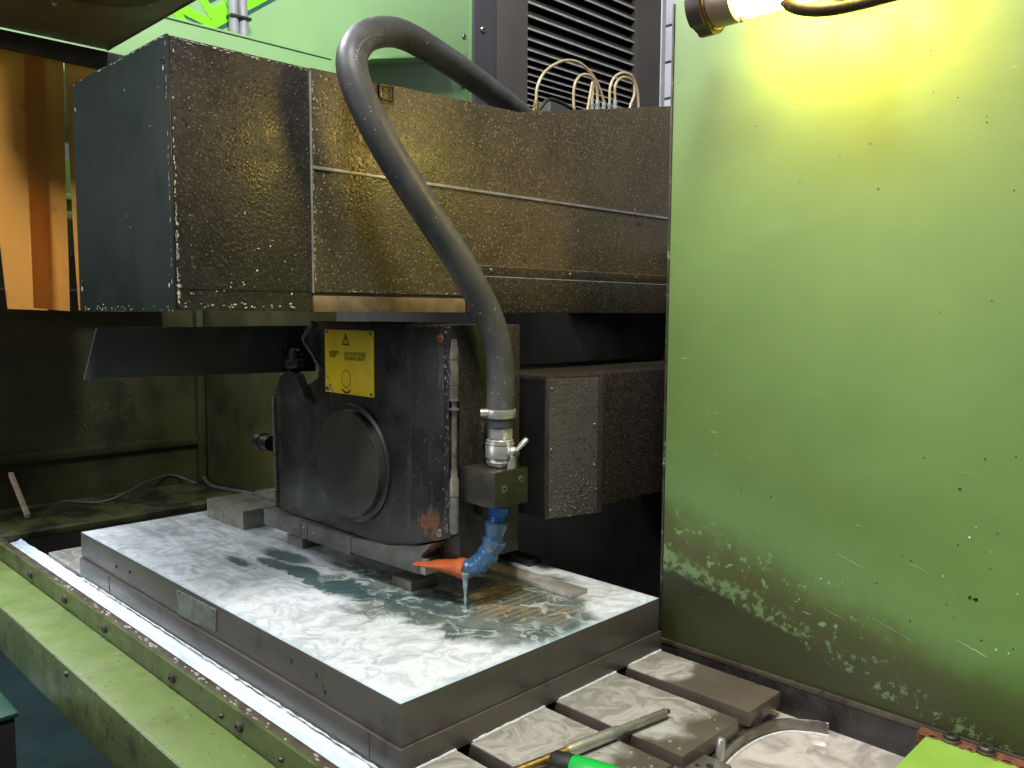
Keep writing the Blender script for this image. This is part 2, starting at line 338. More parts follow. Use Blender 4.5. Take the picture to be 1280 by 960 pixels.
# ---- mesh helpers
ORG = {}
def finish(name, bm, m, parent=None, smooth=False, base=None):
    bmesh.ops.recalc_face_normals(bm, faces=bm.faces)
    me = bpy.data.meshes.new(name)
    if parent is not None: o0 = ORG[parent.name]
    elif base is not None: o0 = Vector(base)
    else:
        xs = [v.co for v in bm.verts]
        o0 = Vector(((min(v.x for v in xs)+max(v.x for v in xs))/2, (min(v.y for v in xs)+max(v.y for v in xs))/2, min(v.z for v in xs)))
    for v in bm.verts: v.co -= o0
    bm.to_mesh(me); bm.free()
    me.materials.append(M[m] if isinstance(m, str) else m)
    if smooth:
        for p in me.polygons: p.use_smooth = True
        if smooth != 'all':
            try: me.set_sharp_from_angle(angle=R(38))
            except Exception: pass
    o = bpy.data.objects.new(name, me); COL.objects.link(o)
    if parent is not None: o.parent = parent
    else: o.location = o0
    ORG[o.name] = o0
    return o
def thing(name, loc, label, cat, group=None):
    o = bpy.data.objects.new(name, None); COL.objects.link(o); o.location = loc; o.empty_display_size = .02
    ORG[o.name] = Vector(loc); return tag(o, label, cat, group)
def tag(o, label=None, cat=None, group=None, kind=None):
    if label: o['label'] = label
    if cat: o['category'] = cat
    if group: o['group'] = group
    if kind: o['kind'] = kind
    return o
def a_box(bm, x, y, z, bev=0., seg=2):
    vs = bmesh.ops.create_cube(bm, size=1)['verts']
    for v in vs: v.co = Vector(((x[0]+x[1])/2+v.co.x*(x[1]-x[0]), (y[0]+y[1])/2+v.co.y*(y[1]-y[0]), (z[0]+z[1])/2+v.co.z*(z[1]-z[0])))
    if bev:
        es = list({e for v in vs for e in v.link_edges})
        bmesh.ops.bevel(bm, geom=es, offset=bev, segments=seg, profile=.6, affect='EDGES')
def box(name, x, y, z, m, parent=None, bev=.0015, base=None):
    bm = bmesh.new(); a_box(bm, x, y, z, bev); return finish(name, bm, m, parent, True, base)
def a_prism(bm, pts, vec, bev=0.):
    """pts: 3D polygon; extruded by vec"""
    vs = [bm.verts.new(p) for p in pts]; f = bm.faces.new(vs)
    r = bmesh.ops.extrude_face_region(bm, geom=[f]); nv = [e for e in r['geom'] if isinstance(e, bmesh.types.BMVert)]
    for v in nv: v.co += Vector(vec)
    if bev:
        es = list({e for v in vs+nv for e in v.link_edges})
        bmesh.ops.bevel(bm, geom=es, offset=bev, segments=2, profile=.6, affect='EDGES')
def prism(name, pts, vec, m, parent=None, bev=.001, base=None, smooth=True):
    bm = bmesh.new(); a_prism(bm, pts, vec, bev); return finish(name, bm, m, parent, smooth, base)
def frame_of(d):
    d = Vector(d).normalized(); a = Vector((0, 0, 1)) if abs(d.z) < .9 else Vector((1, 0, 0))
    u = d.cross(a).normalized(); return d, u, d.cross(u).normalized()
def a_lathe(bm, o, d, prof, n=20, flat=None):
    """prof: (t along d, radius); flat=(u-scale, v-scale)"""
    d, u, v = frame_of(d); o = Vector(o); rings = []
    for (t, r) in prof:
        su, sv = flat(t) if flat else (1, 1)
        rings.append([bm.verts.new(o+d*t+u*(math.cos(2*math.pi*i/n)*max(r, 1e-5)*su)+v*(math.sin(2*math.pi*i/n)*max(r, 1e-5)*sv)) for i in range(n)])
    for a, b in zip(rings, rings[1:]):
        for i in range(n): bm.faces.new((a[i], a[(i+1) % n], b[(i+1) % n], b[i]))
    bm.faces.new(rings[0]); bm.faces.new(rings[-1])
def lathe(name, o, d, prof, m, parent=None, n=20, base=None):
    bm = bmesh.new(); a_lathe(bm, o, d, prof, n); return finish(name, bm, m, parent, True, base)
def spline(pts, k=10):
    pts = [Vector(p) for p in pts]; P = [pts[0]*2-pts[1]]+pts+[pts[-1]*2-pts[-2]]; out = []
    for i in range(1, len(P)-2):
        a, b, c, d = P[i-1:i+3]
        for j in range(k):
            t = j/k; out.append(.5*((2*b)+(c-a)*t+(2*a-5*b+4*c-d)*t*t+(3*b-a-3*c+d)*t**3))
    out.append(pts[-1]); return out
def a_tube(bm, path, rad, n=12, wob=0):
    rings = []; d0 = (path[1]-path[0]).normalized(); _, u, v = frame_of(d0)
    for i, p in enumerate(path):
        d = (path[min(i+1, len(path)-1)]-path[max(i-1, 0)]).normalized()
        u = (u-d*u.dot(d)).normalized(); v = d.cross(u)
        r = rad(i/(len(path)-1)) if callable(rad) else rad
        rings.append([bm.verts.new(p+(u*math.cos(2*math.pi*k/n)+v*math.sin(2*math.pi*k/n))*r) for k in range(n)])
    for a, b in zip(rings, rings[1:]):
        for k in range(n): bm.faces.new((a[k], a[(k+1) % n], b[(k+1) % n], b[k]))
    bm.faces.new(rings[0]); bm.faces.new(rings[-1])
def tube(name, pts, rad, m, parent=None, n=12, k=10, base=None):
    bm = bmesh.new(); a_tube(bm, spline(pts, k), rad, n); return finish(name, bm, m, parent, True, base)
def screw(parent, p, d, r=.004, name='screw', m='screw', h=None):
    bm = bmesh.new(); h = h or r*.6
    a_lathe(bm, Vector(p)-Vector(d).normalized()*.001, d, [(0, r), (h*.55+.001, r), (h+.001, r*.7), (h+.001, r*.42), (h*.3+.001, r*.38)], 12)
    return finish(name, bm, m, parent, True)
def chips(name, parent, spots, nrm, m='paint_chip', off=.0006):
    """irregular flakes of bare metal: spots = (point, half size u, half size v)"""
    d, u, v = frame_of(nrm); bm = bmesh.new()
    for (p, su, sv) in spots:
        k = random.randint(5, 8); ph = random.random()*6
        su *= .8; sv *= .8
        vs = [bm.verts.new(Vector(p)+d*off+u*(math.cos(ph+2*math.pi*i/k)*su*random.uniform(.5, 1.2))+v*(math.sin(ph+2*math.pi*i/k)*sv*random.uniform(.5, 1.2))) for i in range(k)]
        bm.faces.new(vs)
    o = finish(name, bm, m, parent); o['kind'] = 'stuff'; return o
def text_mesh(name, body, o, u, v, size, m, parent, ext=.0003, align='LEFT', shear=0, sx=1, bold=0):
    cu = bpy.data.curves.new(name, 'FONT'); cu.body = body; cu.size = size; cu.extrude = ext; cu.align_x = align; cu.shear = shear
    cu.resolution_u = 3; cu.offset = bold
    t = bpy.data.objects.new(name+'_c', cu); COL.objects.link(t)
    me = bpy.data.meshes.new_from_object(t.evaluated_get(bpy.context.evaluated_depsgraph_get())); bpy.data.objects.remove(t)
    u = Vector(u).normalized(); v = Vector(v).normalized(); n = u.cross(v); o = Vector(o)-ORG[parent.name]
    for q in me.vertices: q.co = o+u*q.co.x*sx+v*q.co.y+n*q.co.z
    me.materials.clear(); me.materials.append(M[m])
    ob = bpy.data.objects.new(name, me); COL.objects.link(ob); ob.parent = parent; ORG[ob.name] = ORG[parent.name]; return ob
def U(a, b): return random.uniform(a, b)

# ================================================================== SETTING
o = box('floor', (-3.2, 2.2), (-2.6, 3.4), (-.95, -.9), 'floor', bev=0); tag(o, 'dark teal oily workshop floor', kind='structure')
hw = thing('workshop_wall', (-1.2, 3.3, -.9), 'pale grey panelled hall wall beyond the column', 'wall')
box('wall_body', (-3.2, 1.6), (3.3, 3.4), (-.9, 3.6), 'hall_wall', hw, 0)
for i in range(9): box('wall_panel', (-3.1, 1.5), (3.275, 3.299), (1.05+i*.19, 1.228+i*.19), 'hall_wall', hw, .004)

# -- end wall of the enclosure (faces +X), with rib and floor ledge
ew = thing('end_wall', (-1.86, .1, -.1), 'dark green end wall of the machine enclosure', 'wall')
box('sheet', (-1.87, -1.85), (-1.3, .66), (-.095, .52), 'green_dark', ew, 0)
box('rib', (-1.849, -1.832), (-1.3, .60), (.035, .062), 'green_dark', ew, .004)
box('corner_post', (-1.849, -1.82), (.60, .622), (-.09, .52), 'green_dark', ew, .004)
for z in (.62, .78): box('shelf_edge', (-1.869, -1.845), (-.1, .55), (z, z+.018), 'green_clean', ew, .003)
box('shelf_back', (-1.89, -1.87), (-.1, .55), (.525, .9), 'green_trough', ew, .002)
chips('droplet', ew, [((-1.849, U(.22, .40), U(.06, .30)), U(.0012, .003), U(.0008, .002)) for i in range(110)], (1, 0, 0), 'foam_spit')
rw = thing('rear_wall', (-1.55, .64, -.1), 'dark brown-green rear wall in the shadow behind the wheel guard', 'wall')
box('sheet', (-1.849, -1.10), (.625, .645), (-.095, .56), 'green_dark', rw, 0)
tag(box('blackout_sheet', (-2.3, .9), (1.02, 1.04), (-.9, .60), 'void', bev=0), 'black sheet added behind the wheel head to keep the gap dark', 'partition')  # added blocker that keeps the space behind the wheel head black
# ledge behind the trough end
lg = thing('enclosure_ledge', (-1.7, .2, -.12), 'grimy green ledge at the far end of the trough, littered with cables', 'ledge')
box('top_sheet', (-1.85, -1.53), (-1.3, .62), (-.105, -.090), 'green_ledge', lg, .002)
box('drop_face', (-1.545, -1.531), (-.058, .62), (-.19, -.1055), 'void', lg, 0)
# trough bottom sheet
tr_floor = box('trough_floor', (-1.53, .55), (-.045, .60), (-.21, -.20), 'black_tar', bev=0); tag(tr_floor, 'dark trough floor under the table', kind='structure')

# -- front trough
ft = thing('coolant_trough', (-.5, -.1, -.22), 'green front coolant trough with a row of round bolts', 'trough')
box('ledge', (-1.86, .9), (-.150, -.0625), (-.139, -.127), 'green_trough', ft, .003)
box('front_face', (-1.86, .9), (-.153, -.139), (-.222, -.1275), 'green_flange', ft, .005)  # darker green than the ledge, the face's shade put into its colour
box('flange', (-1.53, .9), (-.062, -.056), (-.139, -.0885), 'green_flange', ft, .0012)
box('rim_lip', (-1.53, .9), (-.0555, -.041), (-.097, -.0900), 'rim', ft, .0015)
box('inner_wall', (-1.53, .9), (-.050, -.041), (-.2, -.0975), 'black_tar', ft, 0)
for px in (37, 80, 130, 215, 299):
    p = pl(px, 622+(px)*.708+ (30 if px < 50 else 34), 1, -.062)
    bx = p.x
    screw(ft, (bx, -.062, -.108), (0, -1, 0), .0085, 'bolt', 'dark_metal', .006)
for bx in (-.335, -.17, -.02): screw(ft, (bx, -.062, -.112), (0, -1, 0), .004, 'small_bolt', 'dark_metal', .004)
for bx in (.1, .3): screw(ft, (bx, -.062, -.108), (0, -1, 0), .0085, 'bolt', 'dark_metal', .006)
screw(ft, (pl(83, 826, 1, -.153).x, -.153, -.139), (0, -1, 0), .0045, 'small_bolt', 'dark_metal', .004)
# scum blobs on the rim
bm = bmesh.new()
for i in range(70):
    x = U(-1.1, .05); s = U(.002, .007)
    a_lathe(bm, (x, U(-.0545, -.046), -.0905), (0, 0, 1), [(0, s), (.0012, s*.8), (.0018, s*.3)], 7, flat=lambda t: (.5, 1.25))
o = finish('coolant_scum', bm, 'foam_spit', None, True); tag(o, 'pale dried scum blobs along the trough rim', 'scum', kind='stuff')
# fluid in the front channel with a frothy edge
bm = bmesh.new(); xs = [-1.525+i*.012 for i in range(int(1.95/.012))]; rows = []
for x in xs:
    n1 = noise.noise((x*9, 1.3, 0))*.004+noise.noise((x*40, 4.1, 0))*.0025
    rows.append([bm.verts.new((x, yy+(n1 if j == 4 else 0), zz+noise.noise((x*30, yy*60, 2))*.0012)) for j, (yy, zz) in enumerate(((-.041, -.108), (-.032, -.1065), (-.02, -.106), (-.008, -.105), (-.0015, -.100)))])
for a, b in zip(rows, rows[1:]):
    for j in range(4): bm.faces.new((a[j], a[j+1], b[j+1], b[j]))
o = finish('coolant_channel', bm, 'channel', None, 'all'); tag(o, 'blue-white coolant running in the front channel', 'coolant', kind='stuff')

# -- machine table with T-slot bars
tb = thing('machine_table', (-.45, .25, -.2), 'T-slotted steel machine table under the magnetic chuck', 'machine table')
YB = [(-.001, .087), (.112, .254), (.279, .417), (.446, .538)]
for i, (y0, y1) in enumerate(YB):
    box('table_bar', (-1.31, .215), (y0, y1), (-.112, -.0895), ['bar_milk', 'bar_milk', 'bar_milk', 'bar_dry'][i], tb, .0015)
    if i in (1, 2):
        pass
for (y0, y1) in ((-.002, .10), (.10, .27), (.266, .43), (.432, .53)):
    ym = (y0+y1)/2; box('table_rib', (-1.30, .206), (ym-.03, ym+.03), (-.15, -.1125), 'black_tar', tb, 0)
box('table_slab', (-1.30, .206), (.0, .535), (-.20, -.1505), 'black_tar', tb, .002)
for i in range(26):
    pass
bm = bmesh.new()
for i in range(46):
    yb = random.choice(YB[:3]); s = U(.001, .003)
    a_lathe(bm, (U(.13, .21), U(yb[0]+.01, yb[1]-.005), -.0895), (0, 0, 1), [(0, s), (s*.5, s*.8), (s*.8, s*.2)], 6)
o = finish('metal_swarf', bm, 'foam_spit', None, True); tag(o, 'pale grit crumbs scattered on the table bar ends', 'grit', kind='stuff')
# foam line along the chuck foot
bm = bmesh.new()
for (y0, y1) in YB:
    pts = [Vector((.0035+noise.noise((y*60, 0, 0))*.0015, y, -.0885)) for y in [y0+.002+(y1-y0-.004)*i/30 for i in range(31)]]
    a_tube(bm, pts, lambda t: .0024+.0012*noise.noise((t*23, 3, y0*50)), 8)
pts = [Vector((x, -.0035+noise.noise((x*40, 0, 9))*.0015, -.096)) for x in [-1.08+i*.0105 for i in range(103)]]
a_tube(bm, pts, lambda t: .0012+.0022*noise.noise((t*60, 3, 0)), 8)
o = finish('foam_line', bm, 'foam', None, True); tag(o, 'white foam bead along the foot of the chuck', 'foam', kind='stuff')

# ================================================================== MAGNETIC CHUCK
ck = thing('magnetic_chuck', (-.545, .267, -.089), 'large rectangular magnetic chuck flooded with milky coolant', 'magnetic chuck')
box('top_block', (-1.092, 0), (.0, .534), (-.056, -.0012), 'chuck_side', ck, .0012)
box('base_block', (-1.096, .003), (-.003, .538), (-.0893, -.0562), 'chuck_side', ck, .0012)
# name plate on the long side
q = [pl(224, 736, 1, -.001), pl(271, 765, 1, -.001)]
pc = [pl(x, y, 1, -.0002) for x, y in ((222, 737), (271, 762), (270, 790), (223, 768))]
npl = prism('name_plate', pc, (0, -.0016, 0), mat('weathered_name_plate', (.24, .26, .235), (.13, .15, .135), 45, (.4, .6), .4, layers=[((.35, .36, .34), 70, .6, .7, .6)]), ck, .0003)
for p in pc: screw(npl, p+(sum(pc, Vector())/4-p)*.12+Vector((0, -.0016, 0)), (0, -1, 0), .002, 'rivet')
for (x, y) in ((145, 708), (162, 715), (364, 826), (395, 842), (406, 865), (108, 724)):
    p = pl(x, y, 1, -.0003); screw(ck, p, (0, -1, 0), .0035, 'plug', 'dark_metal', .001)
chips('dried_drip', ck, [(pl(x, y, 1, 0), U(.0008, .002), U(.002, .006)) for x, y in ((396, 845), (398, 850), (402, 866), (408, 873), (404, 858), (378, 848), (454, 905), (458, 912), (300, 800), (190, 735))], (0, -1, 0), 'rim', .0004)
for x in (-.93, -.06): box('joint_line', (x, x+.0008), (-.0034, -.003), (-.089, -.057), 'void', ck, 0)
# coolant film lying on the chuck
bm = bmesh.new(); nx, ny = 120, 60; V = []
for i in range(nx+1):
    row = []
    for j in range(ny+1):
        x = -1.0915+1.0912*i/nx; y = .0005+.5332*j/ny; e = min((x+1.0915)/.006, -x/.006+.05, y/.006, (.5337-y)/.006, 1); e = max(e, 0)
        row.append(bm.verts.new((x, y, -.0006+.0016*math.sin(e*math.pi/2)+noise.noise((x*22, y*22, 0))*.0004*e)))
    V.append(row)
for i in range(nx):
    for j in range(ny): bm.faces.new((V[i][j], V[i+1][j], V[i+1][j+1], V[i][j+1]))
o = finish('coolant_film', bm, 'coolant', None, 'all', (-.545, .267, 0)); tag(o, 'milky coolant film swirling over the chuck top', 'coolant', kind='stuff')
# steel blocks on the chuck
def pxblock(name, nr, lf, rg, h, label, m='block'):
    a, b, c = pl(*nr, 2, .001), pl(*lf, 2, .001), pl(*rg, 2, .001)
    L = max(.015, a.x-b.x); W = max(.015, c.y-a.y)
    o = box(name, (a.x-L, a.x), (a.y, a.y+W), (.0008, h), m, None, .0012); return tag(o, label, 'steel block', 'steel blocks lying on the chuck')
pxblock('steel_block', (514, 739.5), (491, 730), (544, 729), .0175, 'small square steel block under the guard beside the orange nozzle')
pxblock('steel_block', (378, 686), (362, 678), (402, 678), .020, 'small steel block under the middle of the guard rail')
pxblock('steel_block', (304, 663), (257, 646), (343, 650), .042, 'long steel block at the far end of the chuck, clear of the guard')
o = box('steel_block', (-1.02, -.86), (.36, .44), (.0008, .045), 'block', None, .0012); tag(o, 'steel block half hidden behind the left side of the guard', 'steel block', 'steel blocks lying on the chuck')
a = pl(714, 750, 2, 0)
o = box('flat_bar', (-.47, a.x), (a.y, a.y+.042), (.0012, .009), mat('wet_ground_bar', (.46, .45, .41), (.33, .32, .28), 9, (.12, .25), .4, layers=[((.62, .63, .62), 16, .5, .62, .8)], stretch=(.4, 3, 1)), None, .001); tag(o, 'long flat steel bar lying on the wet chuck', 'steel bar', 'steel bars lying on the chuck')
o = prism('flat_bar', [Vector(p) for p in ((-.50, .470, .0012), (-.285, .527, .0012), (-.285, .532, .0012), (-.285, .534, .010), (-.50, .49, .010))], (.0, .006, .006), 'dark_metal', None, .0008)
bpy.data.objects.remove(o)
o = box('angle_bar', (-.62, -.262), (.498, .533), (.0012, .012), 'dark_metal', None, .001); tag(o, 'dark short steel bar at the back edge of the chuck', 'steel bar', 'steel bars lying on the chuck')

# ================================================================== WHEEL HEAD HOUSING
XB = -.29
hh = thing('wheel_head_housing', (-.46, .4, .466), 'big black textured wheel head housing with chipped edges', 'machine housing')
yc = -.134; zt, zb = .8085, .4665; xl = -.632
y388 = pl(389, 220, 0, XB).y; y650 = pl(650, 143, 0, XB).y
# front box: smooth end plate and textured side
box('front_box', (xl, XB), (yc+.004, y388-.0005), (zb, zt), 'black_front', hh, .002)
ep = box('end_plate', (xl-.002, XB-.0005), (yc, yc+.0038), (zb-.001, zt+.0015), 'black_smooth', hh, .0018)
for (x, z) in ((XB-.012, zt-.03), (xl+.012, zt-.03), (XB-.012, zb+.042), (xl+.012, zb+.042)):
    screw(ep, (x, yc, z), (0, -1, 0), .0055, 'plate_screw', 'void', .001)
    chips('worn_paint', ep, [((x+.001, yc, z-.009), .003, .006)], (0, -1, 0))
# rear side panel with sloping top edge
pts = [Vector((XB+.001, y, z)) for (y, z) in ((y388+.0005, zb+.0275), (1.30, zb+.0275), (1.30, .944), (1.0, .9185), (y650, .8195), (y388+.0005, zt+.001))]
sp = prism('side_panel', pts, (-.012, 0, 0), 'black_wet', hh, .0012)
box('core', (xl+.004, XB-.0125), (y388+.001, 1.28), (zb+.002, .800), 'void', hh, 0)
stripm = mat('dull_alu_strip', (.40, .39, .36), (.26, .25, .22), 25, (.35, .5), .3)
tan = mat('tan_primer_trim', (.26, .185, .10), (.16, .105, .05), 30, (.4, .6), bump=[(90, .3, .001)], layers=[((.08, .04, .015), 24, .55, .7, .8)])
y575 = pl(580, 380, 0, XB).y
box('front_trim', (XB-.012, XB+.0035), (y388, y575), (zb-.001, zb+.0225), tan, hh, .0012)
box('front_trim_gap', (XB-.012, XB-.0005), (y388, y575), (zb+.0226, zb+.0272), 'void', hh, 0)
box('lower_cover', (XB-.012, XB+.006), (y575+.0005, 1.30), (zb-.001, zb+.060), 'black_low', hh, .0015)
box('cover_flange', (XB+.0012, XB+.0042), (y575-.015, 1.30), (zb+.0605, zb+.079), 'black_low', hh, .001)
box('flange_edge', (XB+.0042, XB+.0062), (y575-.012, 1.30), (zb+.0602, zb+.0622), stripm, hh, .0005)
box('flange_edge', (XB+.0012, XB+.0034), (y575-.015, 1.30), (zb+.0792, zb+.0804), tan, hh, .0004)
z1 = pl(500, 225, 0, XB).z
box('trim_strip', (XB+.0012, XB+.0032), (y388+.002, 1.30), (z1-.0022, z1+.0022), stripm, hh, .0005)
box('seam', (XB-.001, XB+.0018), (y388-.0014, y388+.0014), (zb+.026, zt-.004), stripm, hh, .0005)
box('seam', (XB-.001, XB+.0012), (yc+.008, y388-.003), (zb+.0285, zb+.0298), 'void', hh, 0)
for px in (614, 713, 796):
    p = pl(px, 330, 0, XB+.004); screw(hh, (XB+.004, p.y, zb+.072), (1, 0, 0), .004, 'cover_screw')
# little cast emblem
p = pl(482, 116, 0, XB+.001); em = box('emblem', (XB+.001, XB+.003), (p.y-.014, p.y+.014), (p.z-.011, p.z+.011), 'dark_metal', hh, .0006)
for (dy, dz, sy, sz) in ((0, .010, .014, .0012), (0, -.010, .014, .0012), (-.0128, 0, .0012, .011), (.0128, 0, .0012, .011), (-.006, 0, .001, .006), (.0, .0, .004, .001), (.006, 0, .001, .006)):
    box('raised_edge', (XB+.003, XB+.0045), (p.y+dy-sy, p.y+dy+sy), (p.z+dz-sz, p.z+dz+sz), 'dark_metal', em, .0003)
# hook of wire
p = pl(793, 268, 0, XB+.004); tube('wire_hook', [p+Vector((.001, 0, .012)), p+Vector((.004, .0, .0)), p+Vector((.003, .008, -.006)), p+Vector((.002, .018, -.007))], .0011, 'screw', hh, 6)
# chips of white primer along the edges
sp1 = []
for i in range(70):
    z = zb+abs(random.gauss(0, .16)); z = zb+.01+(z-zb) % (zt-zb-.02); sp1.append(((XB, yc+.005+abs(random.gauss(0, .0014)), z), U(.0006, .0016), U(.0015, .0055)))
for i in range(26): sp1.append(((XB, U(yc+.006, y388-.004), zb+.004+abs(random.gauss(0, .004))), U(.001, .004), U(.0006, .0016)))
for i in range(22): sp1.append(((XB, U(yc+.01, y388-.01), zb+.02+abs(random.gauss(0, .06))), U(.0006, .0022), U(.0006, .0028)))
for i in range(40): sp1.append(((XB, U(yc+.005, y388), zt-.002-abs(random.gauss(0, .0012))), U(.002, .007), U(.0004, .0011)))
chips('chipped_edge', hh, sp1, (1, 0, 0))
sp2 = []
for i in range(34): sp2.append(((U(xl+.01, XB-.004), yc, zb+abs(random.gauss(0, .004))), U(.001, .004), U(.0006, .0016)))
for i in range(30): sp2.append(((XB-.0022-abs(random.gauss(0, .0008)), yc, U(zb, zt)), U(.0005, .0012), U(.001, .005)))
for i in range(14): sp2.append(((U(xl, XB), yc, U(zb, zt)), U(.0006, .0015), U(.0006, .002)))
for i in range(26): sp2.append(((U(xl+.01, XB-.004), yc, zt-.0005-abs(random.gauss(0, .0008))), U(.002, .008), U(.0004, .0010)))
chips('chipped_edge', hh, sp2, (0, -1, 0))
sp3 = [((XB+.001, y388+.002+abs(random.gauss(0, .0015)), U(zb+.03, zt)), U(.0005, .0012), U(.001, .005)) for i in range(40)]
sp3 += [((XB+.001, U(y388, 1.2), zb+.029+abs(random.gauss(0, .0012))), U(.001, .006), U(.0004, .001)) for i in range(70)]
sp3 += [((XB+.001, U(y388, 1.1), U(zb+.06, .78)), U(.0004, .0010), U(.0004, .0014)) for i in range(90)]
chips('chipped_edge', hh, sp3, (1, 0, 0))
chips('drip_mark', hh, [((XB, U(yc+.015, y388-.015), U(zb+.09, zt-.02)), U(.0014, .0042), U(.0014, .0036)) for i in range(80)], (1, 0, 0), 'void', .0004)
# oil droplets beading on the side (real drops, lit by the lamp)
bm = bmesh.new()
for i in range(7000):
    y = U(yc+.02, 1.15); z = U(zb+.04, .80); s = U(.0006, .0015)*(1.35 if random.random() < .08 else 1)
    if y < y388 and random.random() < .6: continue
    if y > y388: x0 = XB+.001
    else: x0 = XB
    a_lathe(bm, (x0-.0002, y, z), (1, 0, 0), [(0, s), (s*.45, s*.75), (s*.65, s*.2)], 6)
o = finish('oil_droplet', bm, mat('oil_drop', (.13, .10, .05), None, 10, (.2, .32), spec=.8), hh, 'all'); o['kind'] = 'stuff'

# ================================================================== WHEEL GUARD
YG = .25
gd = thing('wheel_guard', (-.46, .32, .035), 'greasy black grinding wheel guard with yellow warning plate and round cap', 'wheel guard')
outline = [(393, 401), (380, 423), (390, 440), (401, 460), (402, 484), (395, 503), (388, 505), (381, 498), (369, 468), (359, 462.5), (350, 470), (344, 486), (343, 496), (344, 530), (345, 559), (347, 632), (362, 641), (432, 664), (478, 681), (518, 682), (553, 675), (563, 672), (563, 407), (508, 404)]
fp = [pl(x, y, 1, YG) for x, y in outline]
for p in fp: p.y = YG
xr = fp[-2].x
bd = prism('guard_body', fp, (0, .02, 0), 'guard_face', gd, .003)
# the box behind the face
y_r = pl(650, 500, 0, xr-.002).y
ztop = fp[-2].z
bpts = [Vector((x, YG+.0205, z)) for x, z in ((-.70, .07), (-.55, .058), (-.40, .052), (xr-.03, .058), (xr-.002, .066), (xr-.002, ztop+.001), (-.58, ztop+.001), (-.60, .34), (-.70, .30))]
prism('guard_casing', bpts, (0, y_r-YG-.0205, 0), 'guard_side', gd, .003)
# rough weld bead on the left edge
bm = bmesh.new(); edge = [pl(x, y, 1, YG) for x, y in ((343, 496), (343.5, 520), (345, 559), (346, 600), (347, 632))]
path = spline(edge, 16)
a_tube(bm, [p+Vector((U(-.002, .001), -.001, 0)) for p in path], lambda t: .0042+.0018*noise.noise((t*60, 0, 0)), 8)
weldm = mat('rough_weld_scale', (.05, .048, .045), (.10, .095, .09), 90, (.35, .6), .3, bump=[(300, .6, .002)])
finish('weld_bead', bm, weldm, gd, True); bm = bmesh.new()
e2 = [pl(x, y, 1, YG) for x, y in ((392, 403), (381, 423), (390, 440), (401, 460))]; path = spline(e2, 12)
a_tube(bm, [p+Vector((U(-.002, .002), -.001, 0)) for p in path], lambda t: .004+.0016*noise.noise((t*50, 5, 0)), 8)
finish('weld_bead', bm, weldm, gd, True)
# side lug at far left
p = pl(329, 552, 1, YG+.04); lathe('side_lug', p+Vector((-.015, 0, 0)), (1, 0, 0), [(0, .012), (.002, .019), (.02, .019), (.022, .016), (.05, .016)], 'guard', gd)
# knob in the slot
p = pl(368, 452, 1, YG+.012); lathe('lock_knob', p+Vector((0, 0, -.012)), (0, 0, 1), [(0, .016), (.004, .019), (.015, .019), (.018, .012), (.034, .011), (.038, .006)], 'guard', gd)
# round cap
c = pl(430, 580, 1, YG-.024); c.y = YG-.0005
capm = mat('oily_cap_paint', (.034, .032, .028), (.052, .048, .041), 9, (.26, .4), bump=[(170, .18, .0008)], layers=[((.08, .07, .05), 38, .62, .74, .6)])
lathe('cap_flange', c, (0, -1, 0), [(0, .104), (.004, .104), (.0055, .102)], 'guard', gd, 64)
cp = lathe('round_cap', c+Vector((0, -.0056, 0)), (0, -1, 0), [(0, .0945), (.0130, .0945), (.0140, .0936)], capm, gd, 72)
# warning plate
yp = YG-.0005
X0, X1 = pl(407, 411, 1, yp).x, pl(468, 414, 1, yp).x; Z0, Z1 = pl(437, 493, 1, yp).z, pl(437, 412.5, 1, yp).z
pt = tag(box('warning_plate', (X0, X1), (yp-.0022, yp), (Z0, Z1), 'yellow', gd, .0008), 'yellow enamel warning plate with a black triangle')
W, H = X1-X0, Z1-Z0; yf = yp-.0024
def ppt(u, v, dy=0): return Vector((X0+u*W, yf-dy, Z0+v*H))
for (u, v) in ((.05, .96), (.95, .955), (.95, .04), (.06, .05)): screw(pt, ppt(u, v), (0, -1, 0), .0028, 'rivet')
tri = lambda s, cy: [ppt(.45, cy+.125*s), ppt(.45+.085*s, cy-.07*s), ppt(.45-.085*s, cy-.07*s)]
bm = bmesh.new(); ot, it = tri(1.0, .835), tri(.66, .832)
vo = [bm.verts.new(p) for p in ot]; vi = [bm.verts.new(p) for p in it]
for i in range(3): bm.faces.new((vo[i], vo[(i+1) % 3], vi[(i+1) % 3], vi[i]))
finish('triangle_mark', bm, 'ink', pt)
text_mesh('mark', '!', ppt(.45, .785), (1, 0, 0), (0, 0, 1), .018, 'ink', pt, .0002, 'CENTER')
for (u, v, s) in ((.42, .605, 'ALLA IN RICHTUNG'), (.42, .535, 'SCHLEIFEN DREHT!'), (.10, .615, 'AUTOMATIC'), (.10, .56, 'ACTION')):
    text_mesh('plate_lettering', s, ppt(u, v), (1, 0, 0), (0, 0, 1), .0098 if u > .3 else .0085, 'ink', pt, .0002, sx=.72 if u > .3 else .62)
bm = bmesh.new(); n = 40
for (r_a, r_b, a0, a1, cy) in ((.0125, .0137, 0, 2*math.pi, .235), (.0012, .0, 0, 2*math.pi, .235)):
    ra = [bm.verts.new(ppt(.45, cy)+Vector((math.cos(t)*r_a, 0, math.sin(t)*r_a*1.15))) for t in [a0+(a1-a0)*i/n for i in range(n)]]
    if r_b:
        rb = [bm.verts.new(ppt(.45, cy)+Vector((math.cos(t)*r_b, 0, math.sin(t)*r_b*1.15))) for t in [a0+(a1-a0)*i/n for i in range(n)]]
        for i in range(n): bm.faces.new((ra[i], ra[(i+1) % n], rb[(i+1) % n], rb[i]))
    else: bm.faces.new(ra)
arc = [R(225+90*i/12) for i in range(13)]
